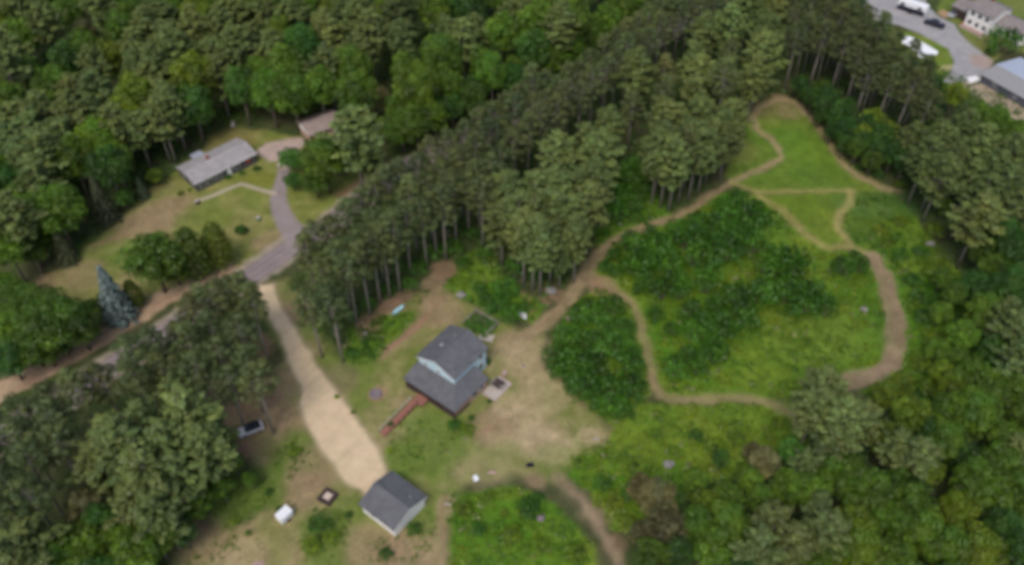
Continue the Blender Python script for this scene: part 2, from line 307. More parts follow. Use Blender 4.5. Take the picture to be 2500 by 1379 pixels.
m_gravel = poly_sd(gx + (wx - gx) * .45, gy + (wy - gy) * .45, GRAVEL)
paint(sm(m_gravel - .35, .7), grass_mix((.30, .25, .15), (.36, .29, .19), .5))
trk = vnoise((gx * .616 + gy * .788) , (gx * .788 - gy * .616) * 14, 13, 4)
paint(sm(m_gravel, .3), grass_mix((.58, .455, .295), (.62, .49, .325), .5) * (1 + .07 * trk[:, None]))
m_paths = np.full(gx.shape, 1e9)
for i, (p, w) in enumerate(PW):
    d = seg_dist(wx, wy, p, w) + n_mid * .45 + n_sml * .2; c = grass_mix((.25, .18, .10), (.32, .24, .14), .5)
    k = .85
    if i in (2, 3, 4): c = grass_mix((.24, .22, .07), (.30, .27, .10), .5)
    if i in (5,): c = grass_mix((.25, .185, .115), (.29, .215, .14), .5); k = 1
    if i == 0: c = grass_mix((.27, .20, .115), (.33, .25, .14), .5)
    if i == 6: c = grass_mix((.24, .21, .085), (.29, .23, .12), .5)
    if i == 8: c = grass_mix((.25, .185, .12), (.31, .235, .155), .5); k = .65
    paint(sm(d - .5, .6) * .35, c); paint(sm(d, .4) * k * np.clip(.85 + n_mid * .35, .4, 1), c); m_paths = np.minimum(m_paths, d)
# far side: asphalt lot, grass island, sandy yard
LOT = Wd([(2060, -30), (2140, 52), (2195, 62), (2250, 85), (2315, 120), (2330, 150), (2320, 180), (2292, 208), (2370, 200), (2410, 175), (2425, 150), (2370, 108), (2345, 85), (2330, 60), (2290, 40), (2262, 12), (2250, -40)])
SAND = Wd([(2330, 205), (2400, 180), (2600, 240), (2620, 340), (2500, 310), (2430, 265)])
LAWN_FAR = Wd([(2130, 60), (2250, 84), (2320, 120), (2330, 150), (2300, 205), (2250, 200), (2150, 120)])
LAWN_FAR2 = Wd([(2300, -40), (2620, -60), (2640, 170), (2470, 120), (2420, 150), (2370, 108), (2345, 80), (2330, 60), (2290, 35)])
paint(sm(poly_sd(wx, wy, LAWN_FAR), .5), grass_mix((.13, .19, .03), (.18, .21, .05), .3))
paint(sm(poly_sd(wx, wy, LAWN_FAR2), .5), grass_mix((.12, .17, .035), (.18, .19, .06), .35))
paint(sm(poly_sd(wx, wy, SAND), .6), grass_mix((.36, .29, .21), (.42, .35, .26), .5))
m_lot = poly_sd(gx, gy, LOT); paint(sm(m_lot, .3), grass_mix((.31, .31, .32), (.35, .335, .335), .5))
blob(2308, 36, 2, (.45, .28, .18), .8); blob(2395, 150, 3, (.38, .26, .2), .6); blob(2310, 165, 2.4, (.4, .36, .18), .8, 1, .6)
col = np.clip(col * (1 + .10 * n_sml[:, None]), .008, .9)

idx = np.arange(nx * ny).reshape(ny, nx)
Q = np.stack([idx[:-1, :-1], idx[:-1, 1:], idx[1:, 1:], idx[1:, :-1]], -1).reshape(-1, 4)
fx = gx[Q].mean(1); fy = gy[Q].mean(1)
zone = np.zeros(len(Q), int)
fm = lambda a: a[Q].mean(1)
zone[poly_in(fx, fy, LAWN_RANCH)] = 1
zone[poly_in(fx, fy, YARD)] = 2
for w in (MEADOW, MEADOW2): zone[poly_in(fx, fy, w)] = 3
zone[poly_in(fx, fy, LAWN_FAR) | poly_in(fx, fy, LAWN_FAR2)] = 4
zone[poly_in(fx, fy, SAND)] = 5
zone[fm(m_paths) < 0] = 6
zone[fm(m_apron) < 0] = 10
zone[fm(m_drive2) < 0] = 9
zone[fm(m_walk) < 0] = 7
zone[fm(m_road) < 0] = 8
zone[fm(m_gravel) < 0] = 11
zone[fm(m_lot) < 0] = 12
gz = .10 * fnoise(gx, gy, 9, 21) * np.clip(np.minimum(m_road, m_lot) / 3, 0, 1)
GV = np.stack([gx, gy, gz], 1)
for zi, nm in enumerate(['ground', 'lawn', 'yard', 'meadow', 'lawn', 'sandy_yard', 'path', 'pavement', 'road', 'driveway', 'concrete_pad', 'gravel_driveway', 'parking_lot']):
    F = Q[zone == zi]; u, inv = np.unique(F, return_inverse=True)
    me = nmesh(nm, GV[u], inv.reshape(-1, 4), HARD if nm in ('road', 'driveway', 'gravel_driveway', 'parking_lot', 'concrete_pad', 'pavement') else GROUND, col[u]); me.polygons.foreach_set('use_smooth', np.ones(len(F), bool))
    o = bpy.data.objects.new(nm, me); COL.objects.link(o); tag(o, kind='structure')
R = 4000.0
ov = np.array([(-R, -R), (R, -R), (R, R), (-R, R), (GX0, GY0), (GX1, GY0), (GX1, GY1), (GX0, GY1)], float); ov = np.c_[ov, np.full(8, -.02)]
o = bpy.data.objects.new('terrain', nmesh('terrain', ov, np.array([(0, 1, 5, 4), (1, 2, 6, 5), (2, 3, 7, 6), (3, 0, 4, 7)]), GROUND, np.tile(C(.07, .09, .03), (8, 1)))); COL.objects.link(o); tag(o, kind='structure')

# ------------------------------------------------------------------ foliage meshes
def cards(c, n, size, asp=.6, rng=RNG, along=None):
    """diamond leaf cards at centres c facing n; 'along' sets the long axis"""
    N_ = len(c); n = n / np.linalg.norm(n, axis=1, keepdims=True)
    a = along if along is not None else rng.normal(size=(N_, 3))
    t1 = a - (a * n).sum(1, keepdims=True) * n; t1 /= np.linalg.norm(t1, axis=1, keepdims=True) + 1e-9
    t2 = np.cross(n, t1); s = (np.asarray(size) * .5).reshape(-1, 1) if np.ndim(size) else size * .5
    V = np.stack([c - t1 * s, c - t2 * s * asp, c + t1 * s, c + t2 * s * asp], 1).reshape(-1, 3)
    return V, np.arange(N_ * 4).reshape(-1, 4)
def lobe_leaves(centres, radii, per, size, rng, flat=1.0, tone=.22, up=.35, hole=.0):
    cs, ns, ts, ss = [], [], [], []
    for c, r in zip(centres, radii):
        k = max(12, int(per * r * r)); d = rng.normal(size=(k, 3)); d /= np.linalg.norm(d, axis=1, keepdims=True)
        d[:, 2] = np.where(d[:, 2] < -.35, -d[:, 2], d[:, 2])
        rr = r * (.62 + .42 * rng.random((k, 1)) ** .6); p = d * rr; p[:, 2] *= flat
        cs.append(p + c); nn = d + rng.normal(size=(k, 3)) * .45; nn[:, 2] += up; ns.append(nn)
        t = (1 + tone * rng.normal()) * (1 + .16 * rng.normal(size=k)); hue = rng.normal() * .06
        ts.append(np.stack([t * (1 + hue), t, t * (1 - hue)], 1)); ss.append(size * (.7 + .6 * rng.random(k)))
    return np.concatenate(cs), np.concatenate(ns), np.clip(np.concatenate(ts), .3, 2.2), np.concatenate(ss)
def leaf_mesh(name, c, n, t, s, asp=.6, along=None):
    V, F = cards(c, n, s, asp, along=along); return nmesh(name, V, F, LEAF, np.repeat(t, 4, 0))

def broadleaf(seed, r=4.0, h=13.0, sq=1.0):
    rng = np.random.default_rng(seed); rv = random.Random(seed)
    cr_h = r * 1.05 * sq; zc = h - cr_h
    L, rad = [], []
    nl = 46
    for i in range(nl):
        f = (i + .5) / nl; z = 1 - 1.9 * f; th = i * 2.39996 + rv.uniform(-.4, .4)
        q = math.sqrt(max(0, 1 - min(1, abs(z)) ** 2)); k = rv.uniform(.58, .86)
        L.append((q * math.cos(th) * r * k, q * math.sin(th) * r * k, zc + z * cr_h * k)); rad.append(r * rv.uniform(.19, .36))
    for i in range(10):
        th = rv.uniform(0, 6.28); L.append((math.cos(th) * r * .3, math.sin(th) * r * .3, zc + rv.uniform(-.3, .6) * cr_h)); rad.append(r * .35)
    c, n, t, s = lobe_leaves(np.array(L), rad, 74, .42, rng, tone=.26)
    tr = MB(); tr.tube([(0, 0, -.2), (.1, 0, zc * .5), (0, .1, zc), (0, 0, h - r * .6)], [.34, .25, .17, .05])
    for i in range(0, nl, 4): tr.tube([(0, 0, zc * .7 + i * .02), tuple(np.array(L[i]) * (.5, .5, 1) - (0, 0, .6)), L[i]], [.12, .07, .03], 5)
    return leaf_mesh('crown', c, n, t, s), tr.mesh('trunk', BARK), zc
def white_pine(seed, r=4.7, h=20.0):
    rng = np.random.default_rng(seed); rv = random.Random(seed)
    tr = MB(); lean = (rv.uniform(-.5, .5), rv.uniform(-.5, .5)); tr.tube([(0, 0, -.2), (lean[0] * .4, lean[1] * .4, h * .5), (lean[0], lean[1], h - .5)], [.32, .22, .04])
    cs, ns, ts, al, ss = [], [], [], [], []; z = h * .42; a0 = 0; zb = z
    while z < h - .3:
        f = (z - zb) / (h - zb); rr = r * (.7 + .34 * math.sin(min(1, f * 1.9) * math.pi * .6)) if f < .38 else r * (1.0 - (f - .38) / .62 * .86)
        nb = 6 if f < .75 else 5
        for k in range(nb):
            a = a0 + k * 2 * math.pi / nb + rv.uniform(-.4, .4); ln = rr * rv.uniform(.6, 1.2)
            if rv.random() < .12: continue
            d = np.array([math.cos(a), math.sin(a), 0]); rise = rv.uniform(.0, .3) + .4 * f; tone = 1 + rng.normal() * .13; hue = rng.normal() * .04
            bx = lean[0] * f; by = lean[1] * f; side = np.array([-d[1], d[0], 0])
            tip = (bx + d[0] * ln, by + d[1] * ln, z + ln * rise); tr.tube([(bx, by, z - .3), tip], [.08, .02], 4, False)
            for q in range(7):     # plumes along the limb, each a dense upturned tuft
                u = (.28, .42, .56, .68, .8, .9, 1.0)[q] + rv.uniform(-.06, .06); off = rv.uniform(-.45, .45) * ln * (1.25 - u); pr = (.42 + .15 * ln / r) * rv.uniform(.6, 1.35); m = int(60 * pr * pr / .42 + 8)
                e = rng.normal(size=(m, 3)); e /= np.linalg.norm(e, axis=1, keepdims=True); e *= (.45 + .55 * rng.random((m, 1)))
                c0 = np.array([bx, by, z + u * ln * rise + .25 + rv.uniform(-.35, .35)]) + d * u * ln + side * off
                ax = d + side * off / ln * 1.5; ax /= np.linalg.norm(ax)
                pp_ = c0 + e * pr * np.array([1, 1, .62]) + ax * (e @ ax)[:, None] * pr * .7; pp_[:, 2] += .12 * (e @ ax) * pr
                tq = tone * (1 + .12 * rng.normal()); t = tq * (1 + .15 * rng.normal(size=m)); cs.append(pp_); nn = e * .8 + rng.normal(size=(m, 3)) * .35; nn[:, 2] += .9; ns.append(nn); al.append(ax + rng.normal(size=(m, 3)) * .35 + np.array([0, 0, .3]))
                ts.append(np.stack([t * (1 + hue), t, t * (1 - hue)], 1)); ss.append(.5 * (.7 + .6 * rng.random(m)))
        z += rv.uniform(.85, 1.3); a0 += .9
    c, n, t, s, a = map(np.concatenate, (cs, ns, ts, ss, al))
    return leaf_mesh('crown', c, n, np.clip(t, .3, 2.2), s, .5, a), tr.mesh('trunk', BARK_PALE), h * .72
def red_pine(seed, r=3.1, h=19.0):
    rng = np.random.default_rng(seed); rv = random.Random(seed)
    tr = MB(); lean = (rv.uniform(-.5, .5), rv.uniform(-.5, .5)); tr.tube([(0, 0, -.2), (lean[0] * .3, lean[1] * .3, h * .45), (lean[0], lean[1], h - .6)], [.24, .18, .04])
    L, rad = [], []; z0 = h * .56
    for i in range(44):
        f = (i + .5) / 44; z = z0 + (h - z0 - .5) * f; a = i * 2.39996 + rv.uniform(-.3, .3)
        rr = r * (math.sin(math.pi * min(.98, .24 + f * .72)) ** .8) * rv.uniform(.55, 1.0); bx, by = lean[0] * f, lean[1] * f
        p = (bx + math.cos(a) * rr, by + math.sin(a) * rr, z + .3); L.append(p); rad.append(rv.uniform(.5, .95))
        tr.tube([(bx, by, z - .5), p], [.05, .02], 4, False)
        if rv.random() < .5: L.append((bx + math.cos(a) * rr * .5, by + math.sin(a) * rr * .5, z)); rad.append(.5)
    L.append((lean[0], lean[1], h - .4)); rad.append(.6)
    c, n, t, s = lobe_leaves(np.array(L), rad, 120, .44, rng, .75, .2, .3)
    for q in range(5):   # dead lower stubs
        a = rv.uniform(0, 6.28); z = rv.uniform(h * .3, h * .5); tr.tube([(0, 0, z), (math.cos(a) * 1.1, math.sin(a) * 1.1, z + .2)], [.03, .015], 4, False)
    return leaf_mesh('crown', c, n, t, s, .35), tr.mesh('trunk', BARK_PALE), h * .76
def spruce(seed, r=2.4, h=10.0):
    rng = np.random.default_rng(seed); rv = random.Random(seed); tr = MB(); tr.tube([(0, 0, -.2), (0, 0, h - .2)], [.2, .03])
    cs, ns, ts, al, ss = [], [], [], [], []; z = .5; a0 = 0
    while z < h - .15:
        f = z / h; rr = r * (1 - f) ** .9 + .12; nb = 9
        for k in range(nb):
            a = a0 + k * 6.283 / nb + rv.uniform(-.2, .2); ln = rr * rv.uniform(.8, 1.12); d = np.array([math.cos(a), math.sin(a), 0]); side = np.array([-d[1], d[0], 0]); tone = 1 + rng.normal() * .16
            m = int(8 + 26 * ln / r); u = rng.random(m) ** .6; wdt = (rng.random(m) - .5) * ln * .75 * (1.1 - u)
            p = np.array([0, 0, z]) + d * (u * ln)[:, None] + side * wdt[:, None]; p[:, 2] += -.25 * u * ln + .08 * rng.normal(size=m)
            cs.append(p); nn = rng.normal(size=(m, 3)) * .35 + d * .5; nn[:, 2] += .9; ns.append(nn); al.append(d + rng.normal(size=(m, 3)) * .3)
            t = tone * (1 + .15 * rng.normal(size=m)); ts.append(np.stack([t, t, t], 1)); ss.append(.42 * (.7 + .6 * rng.random(m)))
        z += .34; a0 += .5
    c, n, t, s, a = map(np.concatenate, (cs, ns, ts, ss, al))
    return leaf_mesh('crown', c, n, np.clip(t, .3, 2), s, .45, a), tr.mesh('trunk', BARK), h * .45
def cedar(seed, r=2.4, h=7.5):
    rng = np.random.default_rng(seed); rv = random.Random(seed); L, rad = [], []
    for i in range(70):
        f = (i + .5) / 70; z = h * (.08 + .88 * f); a = i * 2.39996; rr = r * math.sin(math.pi * min(.97, .26 + .7 * f)) ** .75 * rv.uniform(.62, .84)
        L.append((math.cos(a) * rr, math.sin(a) * rr, z)); rad.append(rv.uniform(.5, .8))
    c, n, t, s = lobe_leaves(np.array(L), rad, 130, .3, rng, 1.3, .12, .2); tr = MB(); tr.tube([(0, 0, -.2), (0, 0, h * .8)], [.2, .05])
    return leaf_mesh('crown', c, n, t, s), tr.mesh('trunk', BARK), h * .5
def shrub(seed, r=2.4, h=2.8):
    rng = np.random.default_rng(seed); rv = random.Random(seed); L, rad = [], []
    for i in range(26):
        f = (i + .5) / 26; a = i * 2.39996 + rv.uniform(-.5, .5); q = math.sqrt(f) * r * .78; z = h * (.72 * math.cos(min(1, q / r) * 1.35)) * rv.uniform(.7, 1.1)
        L.append((math.cos(a) * q, math.sin(a) * q, max(z, .3))); rad.append(rv.uniform(.22, .36) * r)
    c, n, t, s = lobe_leaves(np.array(L), rad, 60, .32, rng, .85, .22, .5); c[:, 2] = np.maximum(c[:, 2], .05)
    tr = MB()
    for i in range(0, 26, 3): tr.tube([(rv.uniform(-.2, .2), rv.uniform(-.2, .2), -.1), L[i]], [.06, .02], 5, False)
    return leaf_mesh('foliage', c, n, t, s), tr.mesh('stem', BARK), h * .5

ARCH = {
    'broadleaf_tree': [broadleaf(s, r, h, q) for s, r, h, q in ((1, 4.7, 15, 1), (2, 4.3, 15.5, 1.15), (3, 5.1, 14.5, .9), (4, 4.2, 15, 1.25), (5, 4.9, 16, 1.05))],
    'white_pine': [white_pine(s, r, h) for s, r, h in ((11, 4.7, 20), (12, 4.2, 21), (13, 5.0, 19), (14, 4.5, 20))],
    'red_pine': [red_pine(s, r, h) for s, r, h in ((21, 3.1, 19), (22, 2.9, 20), (23, 3.3, 18.5), (24, 3.0, 19.5))],
    'spruce': [spruce(31, 2.5, 10), spruce(32, 2.2, 11)],
    'cedar': [cedar(41), cedar(42, 2.3, 8)],
    'shrub': [shrub(51), shrub(52, 2.2, 3.2), shrub(53, 2.7, 2.5), shrub(54, 2.0, 2.2)],
}
KIND = {'O': 'broadleaf_tree', 'Y': 'broadleaf_tree', 'G': 'broadleaf_tree', 'N': 'broadleaf_tree', 'W': 'white_pine', 'R': 'red_pine', 'S': 'spruce', 'B': 'spruce', 'C': 'cedar', 'K': 'shrub', 'L': 'shrub'}
TONE = {'O': (.090, .170, .012), 'Y': (.135, .20, .012), 'G': (.05, .125, .014), 'N': (.145, .14, .05), 'W': (.138, .186, .050), 'R': (.100, .128, .038), 'S': (.10, .125, .055), 'B': (.21, .285, .265), 'C': (.085, .125, .010), 'K': (.05, .135, .010), 'L': (.13, .21, .010)}
LOOK = {'O': ('mid green', 'broadleaf tree'), 'Y': ('yellow green', 'broadleaf tree'), 'G': ('deep green', 'broadleaf tree'), 'N': ('browning', 'broadleaf tree'), 'W': ('pale olive', 'white pine'), 'R': ('dark olive', 'red pine'), 'S': ('grey green', 'conical spruce'), 'B': ('blue', 'conical spruce'), 'C': ('dark rounded', 'cedar'), 'K': ('dark green', 'bush'), 'L': ('lime green', 'bush')}
PLANTS = []
def plant(code, x, y, s=1.0, stand='', label=None, hs=None, tone=1.0, var=None):
    kind = KIND[code]; A = ARCH[kind]; cm, tm, zc = A[random.randrange(len(A)) if var is None else var]
    name = {'broadleaf_tree': 'broadleaf_tree', 'spruce': 'spruce_tree', 'cedar': 'cedar_tree'}.get(kind, kind)
    r = empty(name, (x, y, 0), random.uniform(0, 6.283)); h = s * (hs or 1) * random.uniform(.95, 1.06); r.scale = (s, s * random.uniform(.93, 1.07), h)
    c = bpy.data.objects.new('foliage' if kind == 'shrub' else 'crown', cm); COL.objects.link(c); c.parent = r
    t = bpy.data.objects.new('stem' if kind == 'shrub' else 'trunk', tm); COL.objects.link(t); t.parent = r
    j = random.gauss(1, .12) * tone; q = random.gauss(0, .055); T = TONE[code]
    c.color = (T[0] * j * (1 + q), T[1] * j, T[2] * j * (1 - q * .5), 1)
    r['category'] = 'tree' if kind != 'shrub' else 'bush'
    PLANTS.append(dict(o=r, code=code, kind=kind, stand=stand, s=s, j=j, P=pix(x, y, zc * h), x=x, y=y, label=label)); return r
ZC = {k: A[0][2] for k, A in ARCH.items()}
def at(code, px, py, s=1.0, stand='', **k):
    x, y = g(px, py, ZC[KIND[code]] * s * (k.get('hs') or 1))
    if code in 'KL':
        X, Y = np.array([x]), np.array([y]); d = min(seg_dist(X, Y, p, w)[0] for p, w in PW)
        if d < 2.5 * s: s = max(.3, d / 2.5)
    return plant(code, x, y, s, stand, **k)
def base(code, px, py, s=1.0, stand='', **k): return plant(code, *g(px, py), s, stand, **k)

# ---- hand placed crowns, by stand
def d_road(x, y): return float(seg_dist(np.array([x]), np.array([y]), ROAD)[0])
def clear(x, y, r=3.0): return all((p['x'] - x) ** 2 + (p['y'] - y) ** 2 > r * r for p in PLANTS)
def outside(x, y, m=1.5):
    """slide a wood tree back until its foot is off the lawn"""
    for _ in range(30):
        X, Y = np.array([x]), np.array([y])
        if min(poly_sd(X, Y, LAWN_RANCH)[0], poly_sd(X, Y, APRON)[0]) > m: break
        y += .6; x -= .25 if x < -60 else 0
    return x, y
TL = 'wood above the ranch house'; TLL = []
for code, lst in {
    'W': [(60, 60), (40, 20), (110, 50), (160, 10), (200, 40), (245, 20), (140, 80), (30, 130), (15, 110), (280, 20), (360, 70), (390, 85), (330, 110), (405, 110), (475, 80), (250, 130), (300, 145), (190, 180), (230, 170), (130, 205), (180, 220), (270, 190), (380, 165), (20, 180), (290, 240), (430, 150), (340, 170), (480, 140), (400, 240),
          (560, 20), (650, 20), (840, 30), (620, 50), (690, 60), (540, 80), (495, 95), (515, 130), (640, 115), (668, 130), (800, 90), (830, 60), (880, 40), (960, 30), (940, 110), (980, 105), (800, 150), (870, 130), (930, 190), (970, 20), (1200, 30), (1262, 20), (1160, 80), (1130, 100), (1080, 95), (1005, 110), (1190, 75), (1290, 35), (1332, 55), (1372, 62), (1450, 35), (820, 175), (575, 120), (590, 165), (530, 175), (600, 95), (1140, 130), (1240, 60), (740, 60), (720, 35)],
    'O': [(10, 20), (110, 110), (140, 105), (130, 150), (310, 50), (385, 15), (60, 250), (20, 260), (525, 15), (590, 20), (770, 10), (735, 15), (730, 110), (710, 125), (700, 170), (640, 185), (760, 180), (620, 215), (865, 180), (500, 235), (560, 250), (655, 225), (705, 225), (780, 215), (640, 275), (700, 270), (1045, 10), (1065, 42), (1010, 165), (1080, 155), (1132, 145), (1222, 85), (1262, 90), (1300, 95), (1400, 20), (1350, 30), (1310, 62), (1400, 55), (1480, 55), (1200, 190), (1250, 175), (1100, 210), (1020, 215), (1150, 225), (990, 180), (1080, 270), (1350, 95), (1500, 20), (1440, 75), (1180, 150), (300, 75), (455, 60), (820, 225), (1540, 10), (870, 235)],
    'G': [(165, 160), (330, 20), (1110, 20), (1150, 42), (1230, 145), (1040, 255), (1300, 125), (745, 130), (1390, 90), (480, 290), (600, 250)],
    'Y': [(5, 70), (420, 20), (480, 35), (330, 220), (475, 200), (490, 215), (275, 140), (690, 100), (740, 5), (1040, 40), (340, 245)],
    'N': [(930, 240), (205, 80), (178, 155)]}.items():
    TLL += [(code, px, py) for px, py in lst]
random.Random(5).shuffle(TLL); TLL.sort(key=lambda q: q[0] in 'W')
for code, px, py in TLL:
    sc_ = random.uniform(.85, 1.12) * {'W': .95, 'N': .7}.get(code, 1); x, y = g(px, py, ZC[KIND[code]] * sc_ * (1.12 if code in 'OYG' else 1))
    x, y = outside(x, y)
    if clear(x, y, 5.6) and d_road(x, y) > 4.5: plant(code, x, y, sc_, TL, hs=1.12 if code in 'OYG' else 1)
for px, py in [(985, 262), (1015, 300), (1050, 250), (1060, 285), (1105, 262), (1110, 232), (1155, 240), (1165, 212), (1205, 212), (1215, 188), (1255, 190), (1262, 165), (1300, 165), (1312, 143), (1345, 140), (1358, 122), (1392, 110), (1405, 90), (1440, 80), (1480, 52), (1500, 30), (1540, 15)]:
    sc_ = random.uniform(.75, .95); x, y = g(px, py, ZC['broadleaf_tree'] * sc_ * .85)
    if clear(x, y, 3.0): plant(random.choice('OOGG'), x, y, sc_, TL, hs=.85, tone=.9)
LE = 'wood along the left edge'
for code, lst in {
    'W': [(100, 262), (30, 292), (45, 342), (65, 392), (112, 372), (180, 290), (232, 282), (42, 622), (400, 312), (432, 332), (280, 300), (160, 332), (95, 440), (90, 330), (330, 300), (420, 260)],
    'O': [(240, 340), (262, 362), (180, 395), (280, 392), (75, 540), (55, 505), (140, 575), (100, 590), (20, 660), (440, 262), (5, 380), (200, 330), (0, 440), (160, 610)],
    'Y': [(300, 280), (340, 300)], 'G': [(300, 440), (270, 430), (470, 302), (15, 450)], 'S': [(210, 460), (250, 515), (130, 465), (105, 660), (165, 500), (60, 670), (290, 590)]}.items():
    for px, py in lst:
        sc_ = random.uniform(.9, 1.1) * {'S': 1.25, 'W': .95}.get(code, 1); x, y = outside(*g(px, py, ZC[KIND[code]] * sc_))
        if clear(x, y, 3.2): plant(code, x, y, sc_, LE)
at('Y', 378, 428, .42, LE, hs=.7); at('S', 345, 462, .6, LE); at('G', 300, 478, .5, LE, hs=.8); at('S', 150, 600, 1.0, LE)
# front garden of the ranch house
RG = 'ranch lawn'
at('O', 370, 628, 1.3, RG, label='large round deep green tree on the ranch lawn beside the two cedars', hs=.74, tone=.72)
at('O', 425, 655, .75, RG, label='smaller green tree squeezed between the large round tree and the cedars', tone=.75, hs=.6)
base('C', 487, 676, 1.5, RG, hs=1.0, label='wide dark cedar, left of the two on the ranch lawn', tone=.9); base('C', 543, 648, 1.35, RG, hs=1.08, label='dark oval cedar, right of the two on the ranch lawn')
base('B', 298, 775, 1.55, RG, label='blue conical spruce standing alone beside the dirt verge', var=0, hs=.88, tone=1.15)
base('C', 338, 748, .8, RG, label='slim olive cedar beside the blue spruce', hs=1.15); base('C', 262, 760, .55, RG, label='small dark cedar at the left foot of the blue spruce', tone=.6)
at('G', 588, 560, .28, RG, label='small grey leafless looking bush tree on the ranch lawn', tone=1.2, hs=.4)
at('O', 793, 392, 1.15, RG, label='large dark green tree beside the curved driveway of the ranch house', tone=.85, hs=.75); at('O', 835, 370, .8, RG, label='green tree between the large driveway tree and the pale pine', tone=.8, hs=.85)
at('O', 770, 440, .75, RG, hs=.65, label='low green tree hanging over the grass between driveway and road', tone=.7)
at('W', 865, 325, 1.15, RG, label='tall pale pine in front of the red brick garage'); at('W', 890, 370, .85, RG, label='shorter pale pine leaning over the rusty verge by the road')
at('G', 710, 385, .62, RG, label='grey green feathery tree at the head of the curved driveway', tone=1.5, hs=.75); at('G', 715, 440, .45, RG, label='low grey green tree beside the curved driveway', tone=1.2, hs=.7)
at('O', 980, 310, 1.0, RG, label='round green tree standing alone beside the road end', tone=.9, hs=.75)
at('O', 935, 310, .5, RG, label='small green tree between the pale pine and the round tree')
# left of the verge
LV = 'thicket beyond the dirt verge'
for code, px, py, s, t in [('O', 130, 775, 1.25, .8), ('O', 60, 750, 1.0, .85), ('O', 190, 795, .95, .75), ('O', 70, 830, 1.0, .75), ('G', 20, 870, .9, 1), ('O', 15, 790, 1, .9), ('O', 10, 700, .9, .9), ('O', 215, 760, .6, .8), ('O', 110, 850, .7, .7), ('G', 150, 830, .6, .9), ('Y', 120, 560, .7, .8), ('O', 75, 600, .8, .9)]: at(code, px, py, s * 1.05, LV, tone=t, hs=.68)
# big pale pines, lower left
LP = 'pale pines beside gravel drive'
for px, py, s in [(480, 1010, 1.22), (330, 1090, 1.2), (430, 1085, 1.1), (525, 1090, 1.05), (262, 1120, .95), (385, 1165, 1.05), (455, 1150, .95), (405, 1225, .95), (345, 1215, .9), (450, 960, .85), (545, 1050, .8), (290, 1050, .85), (385, 1040, 1.0)]: at('W', px - 22, py + 6, s * .86, LP, hs=1.12)
BL = 'bottom left corner wood'
for code, px, py, s in [('W', 60, 1330, .9), ('O', 200, 1340, .8), ('O', 300, 1310, .7), ('G', 250, 1290, .7), ('O', 330, 1360, .8), ('O', 380, 1310, .7), ('O', 480, 1230, .55), ('O', 540, 1190, .45), ('G', 440, 1290, .6), ('O', 120, 1370, .9), ('W', 20, 1390, .9), ('O', 570, 1130, .4), ('N', 210, 1240, .7), ('O', 610, 1170, .3)]: at(code, px, py, s, BL)
# centre
CP = 'tall pines behind blue house'
for px, py, s in [(1590, 500, 1), (1612, 508, 1.05), (1632, 515, .95), (1655, 500, 1.05), (1680, 492, 1), (1702, 478, 1), (1600, 470, 1), (1640, 470, .95), (1668, 462, 1.02), (1720, 450, .95), (1740, 430, .9), (1755, 440, .9)]: base('R' if px in (1600, 1640, 1655) else 'W', px, py, s * .84, CP, hs=1.16)
for px, py, s in [(1225, 650, .95), (1278, 700, .95), (1300, 712, 1.0), (1318, 722, .95), (1342, 690, .85), (1400, 692, .9), (1265, 660, 1), (1300, 660, 1), (1350, 650, 1), (1390, 640, 1), (1430, 620, 1.0), (1250, 610, 1), (1300, 610, 1), (1350, 600, 1), (1400, 590, 1), (1440, 570, 1), (1365, 705, .55), (1230, 590, .95)]: base('W', px, py, s * .86, CP, hs=1.14)
RE = 'trees along right side'
for code, px, py, s, t in [('Y', 2130, 290, .7, .8), ('Y', 2105, 325, .6, .9), ('Y', 2165, 325, .65, .8), ('O', 2090, 360, .6, .6), ('O', 2130, 390, .55, .55), ('Y', 2330, 235, .7, 1.1), ('Y', 2300, 225, .5, 1.1), ('O', 2395, 270, .7, 1), ('O', 2440, 285, .7, 1), ('G', 2060, 330, .5, .8), ('O', 2480, 325, .8, .9), ('O', 2010, 215, .5, .5), ('O', 2190, 95, .5, 1.2),
    ('W', 2300, 320, 1, .75), ('W', 2352, 300, .95, .75), ('W', 2400, 335, 1, .8), ('W', 2330, 385, 1, .75), ('W', 2260, 370, .9, .8), ('W', 2425, 400, 1.05, .8), ('W', 2470, 360, 1, .85), ('W', 2460, 460, 1.05, .85), ('W', 2405, 465, 1.0, .85), ('W', 2375, 430, .9, .75), ('W', 2490, 520, 1, .85), ('W', 2230, 320, .8, .75), ('W', 2285, 410, .8, .75),
    ('G', 2440, 580, .9, .8), ('G', 2480, 630, 1, .7), ('O', 2420, 660, .8, .7), ('G', 2465, 710, .9, .8), ('O', 2400, 620, .7, .7), ('W', 2480, 800, 1, .9), ('W', 2495, 880, 1, .9), ('O', 2400, 770, .8, .8), ('O', 2350, 820, .7, 1), ('G', 2430, 860, .9, .8), ('O', 2380, 920, .8, .9), ('O', 2450, 950, .9, .9), ('O', 2330, 720, .6, .7), ('O', 2300, 680, .5, .8), ('G', 2380, 700, .7, .7), ('O', 2290, 850, .5, 1.1), ('Y', 2300, 910, .5, .9), ('W', 2450, 770, .8, .7), ('G', 2480, 750, .8, .6), ('O', 2340, 870, .6, .9), ('O', 2300, 760, .5, .9), ('Y', 2330, 940, .6, .8), ('G', 2360, 580, .6, .7), ('O', 2310, 500, .5, .6), ('G', 2340, 540, .6, .6)]: at(code, px, py + (18 if code == 'W' and py < 420 else 0), s * (.85 if code == 'W' else .9), RE, tone=t * 1.1)
base('W', 2250, 545, .95, RE, tone=.8); base('W', 2335, 655, 1.05, RE, tone=.85); base('W', 2215, 500, .9, RE, tone=.75)
